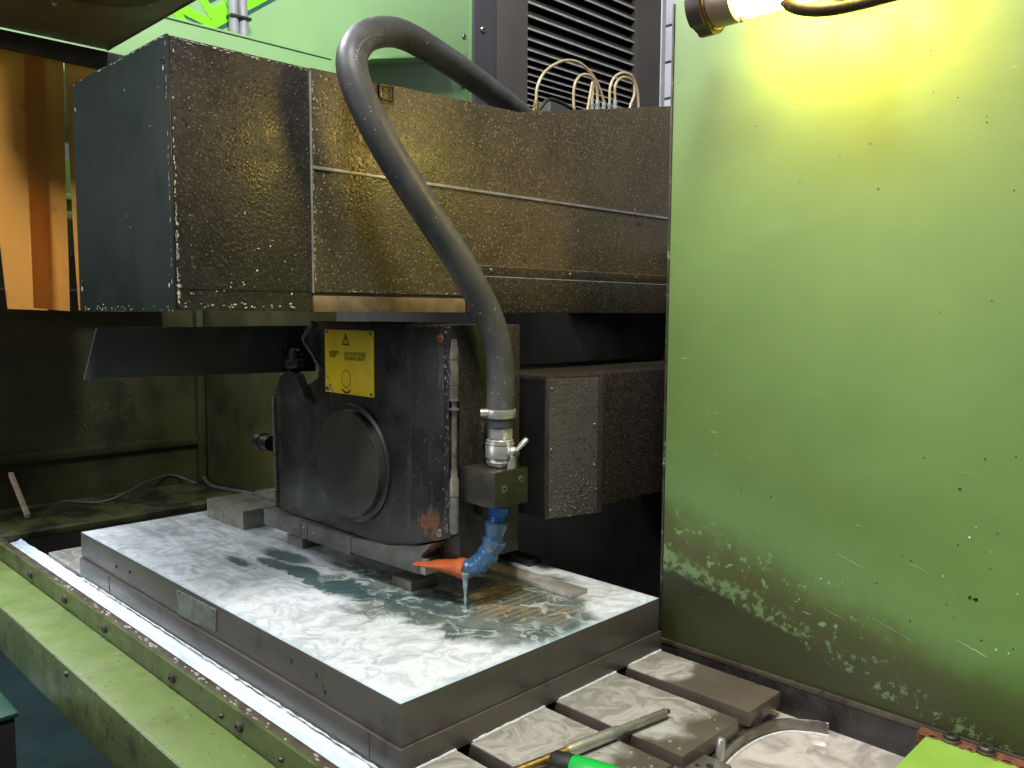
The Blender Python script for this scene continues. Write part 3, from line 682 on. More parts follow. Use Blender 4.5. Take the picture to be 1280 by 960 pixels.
ra = [bm.verts.new(ppt(.45, .20)+Vector((math.cos(t)*.018, 0, math.sin(t)*.018))) for t in arc]; rb = [bm.verts.new(ppt(.45, .20)+Vector((math.cos(t)*.0205, 0, math.sin(t)*.0215))) for t in arc]
for i in range(12): bm.faces.new((ra[i], ra[i+1], rb[i+1], rb[i]))
finish('wheel_mark', bm, 'ink', pt)
chips('scuff', pt, [(ppt(U(.0, .14), U(.03, .12)), U(.002, .005), U(.002, .005)) for i in range(8)]+[(ppt(.06, .24), .004, .004)], (0, -1, 0), 'foam_spit', .0002)
# rust patch, chamfer screw holes
for (x, y, mm) in ((551, 424, 'rust'), (549, 666, 'screw')): screw(gd, pl(x, y, 1, YG), (0, -1, 0), .0075, 'guard_bolt', mm, .002)
# hinge on the front right edge
hx, hy = xr+.004, YG+.004
zz = lambda y: pl(567, y, 1, YG).z
hg = lathe('hinge', (hx, hy, zz(499)), (0, 0, 1), [(0, .0065), (.004, .0075), (zz(424)-zz(499)-.02, .0075), (zz(424)-zz(499), .0045)], 'hinge_steel', gd)
lathe('hinge', (hx, hy, zz(668)), (0, 0, 1), [(0, .0065), (.004, .0075), (zz(600)-zz(668), .0075), (zz(600)-zz(668)+.003, .0055), (zz(588)-zz(668), .0055)], 'hinge_steel', gd)
lathe('hinge_rod', (hx, hy, zz(590)), (0, 0, 1), [(0, .0042), (zz(500)-zz(590), .0042)], 'hinge_steel', gd, 10)
for y in (448, 480, 500, 512, 620, 645): lathe('hinge_ring', (hx, hy, zz(y)-.0015), (0, 0, 1), [(0, .0083), (.003, .0083)], 'hinge_steel', gd, 14)
box('hinge_leaf', (xr-.012, xr-.0005), (YG-.0025, YG-.0001), (zz(668), zz(410)), 'guard', gd, .0008)
chips('bare_edge', gd, [((xr-.006+random.gauss(0, .003), YG-.0026, U(zz(668), zz(412))), U(.0006, .0016), U(.001, .006)) for i in range(60)], (0, -1, 0), 'foam_spit', .0002)
chips('bare_edge', gd, [((U(-.33, xr), YG+.0, ztop-.001-abs(random.gauss(0, .001))), U(.002, .006), U(.0005, .0012)) for i in range(26)], (0, -1, 0), 'foam_spit', .0004)
chips('splash_mark', gd, [((U(-.69, xr-.02), YG, U(.08, .43)), U(.0004, .0016), U(.0006, .0028)) for i in range(130)], (0, -1, 0), 'foam_spit', .0003)
# bottom rail and lower wedge plate
def zr(x): return .062
ra = [pl(x, y, 1, YG-.012) for x, y in ((333, 636), (377, 650), (377, 671), (333, 657))]
railm = mat('grey_machined_rail', (.14, .137, .13), (.095, .092, .087), 25, (.3, .45), .3)
xs_ = [pl(x, 650, 1, YG-.012).x for x in (330, 376, 384, 437)]
z_lo, z_hi = pl(376, 672, 1, YG-.012).z, pl(376, 651, 1, YG-.012).z
for a, b in ((xs_[0], xs_[1]-.001), (xs_[1]+.001, xs_[2]-.001), (xs_[2]+.001, xs_[3])):
    rl = box('guard_rail', (a, b), (YG-.012, YG+.012), (z_lo, z_hi), railm, gd, .0012)
    for i in range(3 if b-a > .05 else 1): screw(rl, (a+(b-a)*(i+.5)/(3 if b-a > .05 else 1), YG-.012, (z_lo+z_hi)/2+U(-.004, .004)), (0, -1, 0), .0028, 'rail_screw')
wpx = [(437, 672), (478, 683), (518, 684), (540, 680), (527, 694), (523, 718), (437, 690)]
wp = [pl(x, y, 1, YG-.010) for x, y in wpx]
prism('wedge_plate', wp, (0, .03, 0), railm, gd, .0012)
ex = pl(523, 705, 1, YG-.010).x
box('end_block', (ex+.0005, ex+.016), (YG-.009, YG+.05), (pl(523, 717, 1, YG-.01).z, pl(523, 697, 1, YG-.01).z), 'steel', gd, .001)
box('lower_bar', (ex-.02, ex+.055), (YG+.052, YG+.068), (.050, .058), 'steel', gd, .001)

# -- splash deflector plate reaching forward on the left
p = [pl(x, y, 0, -.70) for x, y in ((105, 475), (121, 410), (395, 407), (395, 464))]
dp = tag(prism('deflector_plate', p, (-.006, 0, 0), mat('dull_black_sheet', (.030, .030, .032), (.048, .048, .052), 5, (.34, .5), bump=[(200, .08, .0005)], layers=[((.075, .075, .078), 6, .56, .72, .7)]), None, .0015), 'long dark deflector plate with slanted end beside the guard', 'deflector plate')
prism('rolled_edge', [p[1]+Vector((.0005, 0, .0005)), p[2]+Vector((.0005, 0, .0005)), p[2]+Vector((.0005, 0, -.003)), p[1]+Vector((.0005, 0, -.003))], (.0018, 0, 0), 'dark_metal', dp, .0005)

# -- spindle housing behind the guard
sh = thing('spindle_housing', (-.3, .65, .09), 'dark spindle housing with chamfered grey cover plate behind the guard', 'machine housing')
A = Vector((-.192, .461, 0)); B_ = Vector((-.150, .575, 0))
A = pl(680, 560, 1, .461); B0 = pl(751, 560, 0, A.x+.035); z0, z1_ = .108, .349
A.z = B0.z = 0
zA0, zA1 = pl(680, 649, 1, A.y).z, pl(680, 475, 1, A.y).z
body = [Vector((A.x-.25, A.y+.003, 0)), Vector((A.x, A.y+.003, 0)), Vector((B0.x-.012, B0.y, 0)), Vector((B0.x-.012, 1.3, 0)), Vector((A.x-.25, 1.3, 0))]
prism('housing_body', [v+Vector((0, 0, zA0+.004)) for v in body], (0, 0, zA1-zA0+.002), 'guard_side', sh, .003)
n_ = (B0-A).cross(Vector((0, 0, 1))).normalized()
cvp = [A+Vector((0, 0, zA0)), B0+Vector((0, 0, zA0)), B0+Vector((0, 0, zA1+.002)), A+Vector((0, 0, zA1+.002))]
cv = prism('cover_plate', [v+n_*.004 for v in cvp], -n_*.003, 'plate_grey', sh, .0008)
prism('side_plate', [Vector((A.x-.06, A.y-.0005, zA0+.001)), Vector((A.x+.002, A.y-.0005, zA0+.001)), Vector((A.x+.002, A.y-.0005, zA1)), Vector((A.x-.06, A.y-.0005, zA1))], (0, .003, 0), 'guard', sh, .0008)
prism('edge_lip', [cvp[0]+n_*.0045, cvp[0]+(B0-A)*.05+n_*.0045, cvp[3]+(B0-A)*.05+n_*.0045, cvp[3]+n_*.0045], n_*.002, 'dark_metal', cv, .0005)
prism('edge_lip', [cvp[1]+n_*.0045, cvp[1]-(B0-A)*.08+n_*.0045, cvp[2]-(B0-A)*.08+n_*.0045, cvp[2]+n_*.0045], n_*.002, 'dark_metal', cv, .0005)
for (u, v) in ((.10, .06), (.10, .50), (.10, .94), (.86, .36), (.86, .66)): screw(cv, A+(B0-A)*u+Vector((0, 0, zA0+(zA1-zA0)*v))+n_*.0045, n_, .0028, 'cover_screw')
chips('chip_swarf', cv, [(A+(B0-A)*U(.1, .9)+Vector((0, 0, zA0+min(.22, abs(random.gauss(.015, .035)))))+n_*.004, U(.0008, .003), U(.0006, .0016)) for i in range(130)], n_, 'foam_spit', .0005)

# ================================================================== COOLANT LINE
HR = .0222
hp = [(625, 512, -.150), (626, 480, -.150), (623, 440, -.152), (608, 390, -.158), (573, 325, -.168), (530, 260, -.182), (489, 195, -.198), (457, 135, -.212), (440, 85, -.228), (447, 55, -.248), (470, 41, -.272), (505, 44, -.300), (555, 73, -.332), (605, 108, -.358), (650, 143, -.38), (690, 178, -.40)]
hpts = [pl(x, y, 0, X) for x, y, X in hp]
ho = thing('coolant_hose', hpts[0], 'thick black rubber coolant hose looping over the housing', 'hose')
tube('hose', hpts, HR, 'rubber', ho, 24, 12)
v0 = hpts[0]; axz = Vector((0, 0, 1))
bm = bmesh.new(); pth = spline(hpts, 12)
for i in range(160):
    k_ = random.randint(3, 150); p = pth[k_]; d = (pth[k_+1]-pth[k_]).normalized(); _, u_, v_ = frame_of(d); an = U(0, 6.283); nr = u_*math.cos(an)+v_*math.sin(an); s_ = U(.0005, .0015)
    a_lathe(bm, p+nr*(HR-.0002)+d*U(0, .01), nr, [(0, s_), (s_*.4, s_*.7), (s_*.5, s_*.2)], 6)
finish('splash_speck', bm, 'foam_spit', ho, True)['kind'] = 'stuff'
# faint moulded lettering on the hose
pth = spline(hpts, 12)
bm = bmesh.new()
for i in range(78, 116):
    p = pth[i]; d = (pth[i+1]-pth[i]).normalized(); out = (CAM-p); out = (out-d*out.dot(d)).normalized(); s = d.cross(out)
    b0 = p+(out*.92+s*.36).normalized()*(HR+.0002)
    for k in range(2):
        if random.random() < .3: continue
        c0 = b0+d*(k*.006); vs = [bm.verts.new(c0+d*a+s*b) for a, b in ((0, -.0012), (U(.002, .004), -.0012), (U(.002, .004), .0012), (0, .0012))]
        bm.faces.new(vs)
finish('moulded_mark', bm, mat('worn_hose_print', (.10, .10, .10), None, 30, (.5, .6)), ho)['kind'] = 'stuff'
cl = lathe('hose_clamp', v0+axz*-.012, axz, [(0, HR+.0004), (0, HR+.0024), (.002, HR+.003), (.011, HR+.003), (.013, HR+.0024), (.013, HR+.0004)], 'chrome', ho, 28)
lathe('clamp_screw', v0+Vector((0, 0, -.0045))-rt*.030+fw*-.014, rt, [(0, .003), (.001, .006), (.011, .006), (.013, .0048), (.026, .0048)], 'chrome', cl, 10)
vz = pl(624, 582, 0, v0.x).z
va = thing('ball_valve', (v0.x, v0.y, vz), 'small silver ball valve with butterfly handle under the hose', 'valve')
hz = v0.z-vz
lathe('valve_body', (v0.x, v0.y, vz), axz, [(0, .018), (.003, .0205), (.007, .0215), (.010, .0200), (.013, .0200), (.016, .0225), (.032, .0225), (.034, .0212), (.0405, .0212), (.042, .0195)], 'chrome', va, 28)
lathe('hex_collar', (v0.x, v0.y, vz+.0422), axz, [(0, .0185), (.001, .0200), (.017, .0200), (.018, .0185)], 'chrome', va, 6)
lathe('hose_tail', (v0.x, v0.y, vz+.0605), axz, [(0, .0185), (.001, .0205), (hz-.0605-.014, HR), (hz-.0605-.0125, HR-.001)], 'rubber', va, 24)
for zz_ in (.014, .0345): lathe('cast_ring', (v0.x, v0.y, vz+zz_), axz, [(0, .0228), (.0016, .0228)], 'chrome', va, 28)
hc = Vector((v0.x, v0.y, vz+.022))+(-fw*.6+rt*.75).normalized()*.020
hd = (-fw*.75+rt*.65); hd.z = 0; hd.normalize(); side = hd.cross(axz).normalized()
st = lathe('valve_stem', hc, hd, [(0, .0075), (.006, .0075), (.008, .005), (.012, .005)], 'chrome', va, 12)
wing = (axz*.72+rt*.65).normalized()
bm = bmesh.new()
for s in (1, -1):
    dr = (wing*s) if s > 0 else (-axz*.95+rt*-.15).normalized()
    a_lathe(bm, hc+hd*.010, dr, [(0, .006), (.010, .0062), (.020, .0085), (.027, .0085), (.030, .0055)], 12, flat=lambda t: (1, .55))
a_lathe(bm, hc+hd*.004, hd, [(0, .009), (.006, .009), (.009, .006)], 14)
finish('butterfly_handle', bm, 'chrome', va, True)
lathe('handle_nut', hc+hd*.012, hd, [(0, .0055), (.005, .0055)], 'screw', va, 6)
# manifold block
bX = (xr+.0005, -.117); k0 = pl(618, 600, 0, bX[1]); k1 = pl(660, 630, 0, bX[1])
bZ = (pl(618, 637, 0, bX[1]).z, pl(618, 591, 0, bX[1]).z)
mb = thing('manifold_block', ((bX[0]+bX[1])/2, k0.y+.03, bZ[0]), 'square steel manifold block bolted to the guard side', 'manifold block')
box('block_body', bX, (k0.y, k1.y), bZ, mat('dull_manifold_steel', (.10, .095, .075), (.065, .060, .045), 20, (.28, .42), .65, layers=[((.16, .14, .10), 40, .6, .72, .6)]), mb, .0022)
for (u, v) in ((.28, .50), (.78, .68)):
    yy = k0.y+(k1.y-k0.y)*u; z = bZ[0]+(bZ[1]-bZ[0])*v
    lathe('socket_bolt', (bX[1]-.001, yy, z), (1, 0, 0), [(0, .006), (.0022, .006), (.0026, .0052), (.0026, .003), (.0004, .0028)], 'screw', mb, 16)
box('back_plate', (xr+.0004, xr+.012), (k1.y-.035, k1.y+.012), (bZ[0]-.028, bZ[1]+.065), 'guard_side', mb, .002)
# segmented coolant nozzle
nz0 = Vector((v0.x, v0.y, bZ[0]))
seg = [nz0, pl(621, 651, 0, v0.x+.001), pl(619, 672, 0, v0.x), pl(612, 692, 0, v0.x-.008), pl(599, 707, 0, v0.x-.018), pl(583, 711, 0, v0.x-.034)]
nz = thing('coolant_nozzle', nz0, 'blue segmented flexible coolant nozzle with flat orange tip', 'nozzle')
lathe('threaded_collar', nz0+Vector((0, 0, .0005)), (0, 0, -1), [(0, .015), (.006, .0155), (.008, .0135), (.010, .0135)], 'orange', nz, 24)
sz = [.0172, .0182, .0182, .0178, .0172]
cols = ['blue', 'blue', 'blue_wet', 'blue_wet', 'blue_wet']
segs = [(seg[0]+Vector((0, 0, -.008)), seg[2]-seg[0], 'blue', .0175)]
def segment(o_, d_, m_, r_, L):
    lathe('nozzle_segment', o_, d_, [(0, r_*.9), (L*.02, r_*1.02), (L*.12, r_*1.04), (L*.17, r_*.99), (L*.34, r_*.93), (L*.55, r_*.80), (L*.64, r_*.80), (L*.74, r_*.87), (L*.86, r_*.88), (L, r_*.70)], m_, nz, 28)
npath = spline([nz0+Vector((0, 0, -.008))]+seg[1:], 24)
def along(t):
    n_ = len(npath)-1; f_ = max(0, min(n_-1e-6, t*n_)); a_ = int(f_); return npath[a_].lerp(npath[a_+1], f_-a_)
marks = [0, .20, .42, .60, .78, .97]
for i_ in range(5):
    a_, b_ = along(marks[i_]), along(min(1, marks[i_+1]+.05))
    segment(a_, (b_-a_), 'blue' if i_ == 0 else 'blue_wet', .0165 if i_ == 0 else .0182, (b_-a_).length+.003)
e0 = seg[-1]; e1 = pl(524, 702, 1, YG-.004)
ndir = (e1-e0).normalized(); Ln = (e1-e0).length
bm = bmesh.new(); dv = ndir; sv = axz; su = ndir.cross(axz).normalized(); prev = None
for (t, w_, h_) in ((0, .0165, .0165), (.012, .0165, .0165), (.016, .0145, .0145), (.03, .014, .012), (Ln*.7, .018, .006), (Ln, .020, .0028)):
    ring = []
    for k in range(20):
        a = 2*math.pi*k/20; ring.append(bm.verts.new(e0+dv*t+su*math.cos(a)*w_+sv*math.sin(a)*h_))
    if prev:
        for k in range(20): bm.faces.new((prev[k], prev[(k+1) % 20], ring[(k+1) % 20], ring[k]))
    else: bm.faces.new(ring)
    prev = ring
bm.faces.new(prev); finish('flat_tip', bm, 'orange', nz, True)
# the falling stream
sb = pl(580, 764, 2, 0)
st_pts = [Vector((sb.x+.002, sb.y+.001, z)) for z in (.062, .05, .036, .02, .008, .0008)]
sm, st_, sbs = nt('pale_coolant_stream'); sbs.inputs['Base Color'].default_value = (.42, .60, .62, 1); sbs.inputs['Roughness'].default_value = .06; sbs.inputs['Transmission Weight'].default_value = .45; sbs.inputs['IOR'].default_value = 1.33
o = tube('coolant_stream', st_pts, lambda t: .0055*(1-t)**3+.0019+.0004*math.sin(t*22)+(.004*max(0, t-.92)/.08), sm, None, 12, 8); tag(o, 'thin pale stream of coolant falling from the nozzle', 'coolant stream')

# ================================================================== RIGHT SPLASH PANEL AND TROUGH CORNER
YP = .56
pn = thing('splash_panel', (.4, YP, -.077), 'large worn green splash panel behind the table', 'splash panel')
bm = bmesh.new(); a_box(bm, (-.012, 1.1), (YP, YP+.012), (-.077, .957), .0015); finish('panel_sheet', bm, 'panel', pn, True)
box('edge_gasket', (-.0165, -.0125), (YP-.001, YP+.013), (-.077, .954), mat('scuffed_edge_strip', (.016, .016, .014), (.05, .048, .042), 60, (.4, .6), layers=[((.30, .29, .26), 60, .60, .68, .9)]), pn, .0008)
def sc(px, py, dx, dz, wdt):
    p = pl(px, py, 1, YP); L = [p+Vector((dx*t+noise.noise((t*7, px, 0))*.0015, -.0005, dz*t+noise.noise((t*9, py, 4))*.0012)) for t in [i/8 for i in range(9)]]
    return L, wdt
bm = bmesh.new()
for L, wd in (sc(1045, 692, .040, -.012, .0012), sc(1135, 703, .026, -.008, .0010), sc(1090, 772, .055, -.018, .0006), sc(1196, 800, .036, -.012, .0018), sc(935, 571, .012, -.002, .0009), sc(1200, 590, .016, -.001, .0006), sc(892, 567, .006, -.001, .0011), sc(1030, 760, .030, -.009, .0006)):
    top = [bm.verts.new(q+Vector((0, 0, wd*(.3+.7*math.sin(math.pi*i/8)*U(.5, 1)))) ) for i, q in enumerate(L)]; bot = [bm.verts.new(q-Vector((0, 0, wd*.3))) for q in L]
    for i in range(8): bm.faces.new((top[i], top[i+1], bot[i+1], bot[i]))
finish('scratch', bm, mat('pale_scratch', (.36, .42, .26), (.28, .33, .2), 50, (.5, .6)), pn)['kind'] = 'stuff'
chips('chip', pn, [(pl(x, y, 1, YP)+Vector((U(-.004, .004), 0, U(-.003, .003))), U(.0007, .002), U(.0007, .0025)) for x, y in ((952, 702), (978, 697), (1028, 723), (1034, 727), (1040, 728), (1048, 731), (1054, 730), (1164, 722), (1180, 723), (1208, 672), (1270, 740), (1220, 660), (994, 597), (1244, 810), (1260, 815), (1235, 690))], (0, -1, 0))
chips('pit', pn, [(pl(x, y, 1, YP), U(.001, .0022), U(.001, .0022)) for x, y in ((1162, 14), (1173, 33), (1164, 63), (1167, 115), (1198, 122), (1234, 146), (1234, 153), (945, 158), (1050, 194), (1000, 227), (1098, 236), (1088, 180), (906, 226), (1268, 238), (1200, 611), (1217, 749), (1096, 729), (1138, 776), (1123, 792), (975, 802), (953, 717), (1240, 376), (1175, 390)) ]+[(pl(1218, 749, 1, YP)+Vector((U(-.006, .006), 0, U(-.003, .003))), .003, .002) for i in range(5)], (0, -1, 0), 'void')
# drips of dark grime, small blisters
bm = bmesh.new()
for i in range(26):
    p = pl(U(900, 1270), U(560, 860), 1, YP); s = U(.0006, .0016)
    a_lathe(bm, p, (0, -1, 0), [(-.0003, s), (s*.4, s*.8), (s*.7, s*.2)], 6)
finish('blister', bm, 'green_dark', pn, True)['kind'] = 'stuff'
# rear trough wall
rt_ = thing('rear_trough_wall', (.2, .57, -.2), 'tarry black rear wall of the trough below the splash panel', 'trough wall')
box('wall_plate', (-.03, .9), (YP-.0045, YP+.012), (-.2, -.0845), 'black_tar', rt_, .001)
box('top_rim', (-.03, .9), (YP-.006, YP-.0005), (-.0843, -.0765), 'rim', rt_, .0008)
# pool of coolant past the table end
bm = bmesh.new(); nn = 30; V = []
for i in range(nn+1):
    V.append([bm.verts.new((.10+.55*i/nn, -.04+.595*j/nn, -.130+noise.noise((i*.3, j*.3, 0))*.0007)) for j in range(nn+1)])
for i in range(nn):
    for j in range(nn): bm.faces.new((V[i][j], V[i+1][j], V[i+1][j+1], V[i][j+1]))
o = finish('coolant_pool', bm, 'pool', None, 'all'); tag(o, 'milky grey coolant pool beyond the table end', 'coolant', kind='stuff')
# green corner plate with rusty strip and two bolts
cpn = thing('corner_plate', (.55, .4, -.1), 'bright green corner plate bolted over the trough end', 'corner plate')
cz = -.079
c1 = pl(1166, 911, 2, cz); c2 = pl(1128, 962, 2, cz)
box('plate', (c1.x, .9), (-.05, YP-.026), (cz-.012, cz), 'green_bright', cpn, .002)
rs = box('rusty_strip', (c1.x-.012, .9), (YP-.0255, YP-.0065), (cz-.014, cz+.0005), 'rust', cpn, .001)
for x, y in ((1197, 914), (1241, 927)):
    p = pl(x, y, 2, cz+.004); lathe('washer', (p.x, YP-.019, cz+.0006), (0, 0, 1), [(0, .0115), (.0025, .0115), (.003, .0108)], 'rim', rs, 24)
    lathe('bolt', (p.x, YP-.019, cz+.0037), (0, 0, 1), [(0, .0095), (.004, .0095), (.0055, .0082), (.0055, .004), (.002, .0036)], 'dark_metal', rs, 24)
bm = bmesh.new()
for i in range(40):
    s = U(.002, .005); a_lathe(bm, (U(c1.x-.012, .56), YP-.026+random.gauss(0, .0018), cz+.0003), (0, 0, 1), [(0, s), (.0008, s*.7)], 7)
finish('rust_crumb', bm, 'rust', cpn, True)['kind'] = 'stuff'

# -- curved sheet scoop standing in the pool
spx = [(1036, 905, 911), (1010, 901, 910), (980, 900, 913), (950, 908, 922), (925, 922, 938), (905, 940, 955), (885, 958, 975), (868, 978, 995)]
SZ = -.113
top = [pl(x, y, 2, SZ) for x, y, _ in spx]
top = spline(top, 6)
bm = bmesh.new(); rows = []
ctr = Vector((.42, .40, 0))
for p in top:
    q = Vector((p.x, p.y, 0)); dn = (q-ctr); dn.z = 0; dn.normalize()
    rows.append([bm.verts.new(v) for v in (Vector((p.x, p.y, -.132)), Vector((p.x, p.y, SZ)), Vector((p.x, p.y, SZ))+dn*.001+Vector((0, 0, .0012)), Vector((p.x, p.y, SZ-.003))+dn*.011, Vector((p.x, p.y, -.132))+dn*.013)])
for a, b in zip(rows, rows[1:]):
    for j in range(4): bm.faces.new((a[j], a[j+1], b[j+1], b[j]))
bm.faces.new(rows[0]); bm.faces.new(rows[-1])
sco = tag(finish('curved_scoop', bm, mat('brushed_stained_sheet', (.30, .28, .25), (.18, .16, .13), 22, (.22, .4), .8, layers=[((.10, .08, .05), 25, .55, .7, .7)]), None, True), 'curved sheet metal scoop standing in the coolant pool', 'scoop')
bm = bmesh.new(); a_tube(bm, [Vector((p.x, p.y, -.1293))+((ctr-Vector((p.x, p.y, 0))).normalized()*.0035) - Vector((0, 0, 0)) for p in top], .0022, 8)
o = finish('foam_line', bm, 'foam', None, True); tag(o, 'white foam edge along the foot of the curved scoop', 'foam', kind='stuff')
# drilled bracket beside it
p = pl(880, 950, 2, -.105)
bk = thing('drilled_bracket', (p.x, p.y, -.13), 'drilled grey bracket with a short pin beside the curved scoop', 'bracket')
box('bracket_body', (p.x-.022, p.x+.032), (p.y-.040, p.y+.016), (-.131, -.106), mat('grimy_alloy', (.24, .23, .21), (.13, .12, .10), 35, (.35, .55), .5, layers=[((.05, .04, .03), 40, .55, .7, .8)]), bk, .003)
for (dx, dy, r) in ((.012, -.006, .005), (.0, -.016, .003), (.022, -.020, .0035)): lathe('drilled_hole', (p.x+dx, p.y+dy, -.1058), (0, 0, 1), [(0, r), (.0004, r)], 'void', bk, 14)
q = pl(901, 935, 2, -.10); lathe('pin', (q.x-.004, q.y+.002, -.125), (.05, .1, 1), [(0, .006), (.034, .0055), (.036, .004)], 'chrome', bk, 14)

# -- scraper tool lying across the bars
t0, t1, t2 = pl(836, 889, 2, -.080), pl(690, 947, 2, -.080), pl(585, 985, 2, -.080)
tl = thing('scraper_tool', t1, 'steel rod tool with green and black handle lying on the table bars', 'hand tool')
d = (t1-t0).normalized(); LT = (t2-t0).length
lathe('rod', t0, d, [(0, .003), (.001, .0036), (.006, .0036)], 'handle_black', tl, 12)
lathe('steel_tube', t0+d*.006, d, [(0, .0052), (.001, .006), (.085, .0062), (.087, .0068)], 'steel', tl, 16)
lathe('sleeve', t0+d*.093, d, [(0, .0070), (.002, .0078), (.085, .0085), (.09, .008)], 'chrome', tl, 18)
lathe('shaft', t0+d*.183, d, [(0, .0062), (.10, .0062)], 'brass', tl, 14)
g0, g1 = pl(689, 948, 2, -.074), pl(780, 978, 2, -.075)
gdv = (g1-g0).normalized()
lathe('black_grip', g0, gdv, [(0, .007), (.006, .0115), (.022, .0128), (.028, .0124)], 'handle_black', tl, 20)
lathe('green_handle', g0+gdv*.0282, gdv, [(0, .0115), (.004, .0132), (.03, .0145), (.06, .014), (.11, .013), (.115, .008)], 'handle_green', tl, 24)

# ================================================================== LAMP
LY = .475; LZ = pl(890, 6, 1, LY).z
lm = thing('work_lamp', (.3, LY, LZ), 'glowing warm tube lamp with brown end cap on the green panel', 'lamp')
lx = pl(925, 5, 1, LY).x
lathe('tube_glass', (lx, LY, LZ), (1, 0, 0), [(0, .0295), (.22, .0295)], 'glow', lm, 28)
lathe('lamp_collar', (lx-.038, LY, LZ), (1, 0, 0), [(0, .031), (.002, .0325), (.036, .0325), (.0375, .030), (.0375, .0265)], 'lamp_collar', lm, 32)
bm = bmesh.new(); n = 40
for t, (ta, tb_) in enumerate(((-.064, -.042),)):
    ra = [];rb = []
    for k in range(n):
        a = 2*math.pi*k/n; rr = .040 if (k % 10) < 7 else .0365
        ra.append(bm.verts.new((lx+ta, LY+math.cos(a)*rr, LZ+math.sin(a)*rr))); rb.append(bm.verts.new((lx+tb_, LY+math.cos(a)*rr, LZ+math.sin(a)*rr)))
    for k in range(n): bm.faces.new((ra[k], ra[(k+1) % n], rb[(k+1) % n], rb[k]))
    bm.faces.new(ra); bm.faces.new(rb)
finish('end_cap', bm, 'lamp_cap', lm, True)
lathe('seal_ring', (lx-.0418, LY, LZ), (1, 0, 0), [(0, .0345), (.0036, .0345)], 'brass', lm, 32)
for x in (lx+.10, lx+.19): box('lamp_bracket', (x, x+.02), (LY+.027, YP-.0005), (LZ-.012, LZ+.012), 'lamp_cap', lm, .002)
screw(lm, (lx+.008, LY-.008, LZ-.031), (0, 0, -1), .004, 'clip_screw', 'lamp_collar', .006)
bm = bmesh.new(); pth2 = spline([pl(x, y, 1, yy) for x, y, yy in ((975, -6, .475), (990, 8, .462), (1012, 13, .458), (1040, 12, .458), (1075, 5, .46), (1115, -5, .465), (1180, -22, .47))], 150)
a_tube(bm, pth2, lambda t: .0066+.0011*math.sin(t*760), 12)
tag(finish('cable_conduit', bm, 'conduit', None, 'all'), 'corrugated cable conduit running behind the lamp', 'conduit')

# ================================================================== COLUMN AND COVERS
XC = -1.62
cm = thing('column_cover', (XC, .5, .5), 'light green sheet metal column cover with lime lettering', 'machine cover')
yR = pl(592, 60, 0, XC).y
box('cover_sheet', (XC-.02, XC), (-.05, yR-.024), (.90, 2.1), 'green_clean', cm, .001)
box('border_strip', (XC-.02, XC+.004), (yR-.0235, yR), (.90, 2.1), 'green_clean', cm, .0015)
XL = XC+.08
e_l, e_r = pl(150, 9, 0, XL), pl(414, 73, 0, XL)
box('lower_ledge', (XC+.0005, XL), (-.04, e_r.y), (.92, e_r.z), 'green_clean', cm, .003)
box('ledge_lip', (XL+.0003, XL+.004), (-.04, e_r.y), (e_r.z-.004, e_r.z+.002), 'green_clean', cm, .001)
# sloped chute sheet right of the ledge
cpx = [(455, 82), (497, 62), (592, 60), (592, 140), (455, 140)]
zc0 = pl(457, 80, 0, XC).z; zc1 = pl(497, 62, 0, XC).z; yy0, yy1 = pl(457, 80, 0, XC).y, pl(580, 100, 0, XC).y
prism('chute_roof', [Vector((XC+.0005, yy0-.06, zc0-.020)), Vector((XC+.0005, yy1-.10, zc0+.075)), Vector((XC+.0005, yy1-.10, zc0+.083)), Vector((XC+.0005, yy0-.06, zc0-.010))], (.12, 0, 0), 'green_clean', cm, .001)
for (x, y) in ((580, 46), (579, 108)): screw(cm, pl(x, y, 0, XC), (1, 0, 0), .010, 'cover_screw')
# lettering, rising to the right with a bar underneath
ang = R(36); uu = Vector((0, math.cos(ang), math.sin(ang))); vv = Vector((0, -math.sin(ang), math.cos(ang)))
lo = pl(257, 26, 0, XC)-uu*.197
b0 = pl(270, 35, 0, XC)-uu*.07
for (mm, off, dx) in (('teal_ink', Vector((0, .006, -.009)), .0006), ('lime', Vector(), .0012)):
    text_mesh('lettering', 'NKEI', lo+off+Vector((dx, 0, 0)), uu, vv, .168, mm, cm, .0004, sx=.86, bold=.006)
    b1 = b0+off+Vector((dx, 0, 0)); L = .343
    prism('underline_bar', [b1, b1+uu*L, b1+uu*(L-.018)+vv*.024, b1+vv*.024], (.0006, 0, 0), mm, cm, 0, smooth=False)
# grey cable pair down the cover
pc0 = pl(299, 45, 0, XC+.018)
cb = thing('grey_conduit_pair', (pc0.x, pc0.y, 1.2), 'pair of grey cables tied together on the green cover', 'cable')
for dy in (-.0148, .0148): lathe('cable', (pc0.x, pc0.y+dy, 1.2), (0, -.015, 1), [(0, .0143), (.9, .0143)], mat('grey_cable_sheath', (.28, .28, .30), None, 20, (.4, .5)), cb, 14)
zt_ = pl(300, 24, 0, XC+.012).z; box('cable_tie', (pc0.x-.018, pc0.x+.018), (pc0.y-.032, pc0.y+.032), (zt_-.004, zt_+.004), 'handle_black', cb, .001)
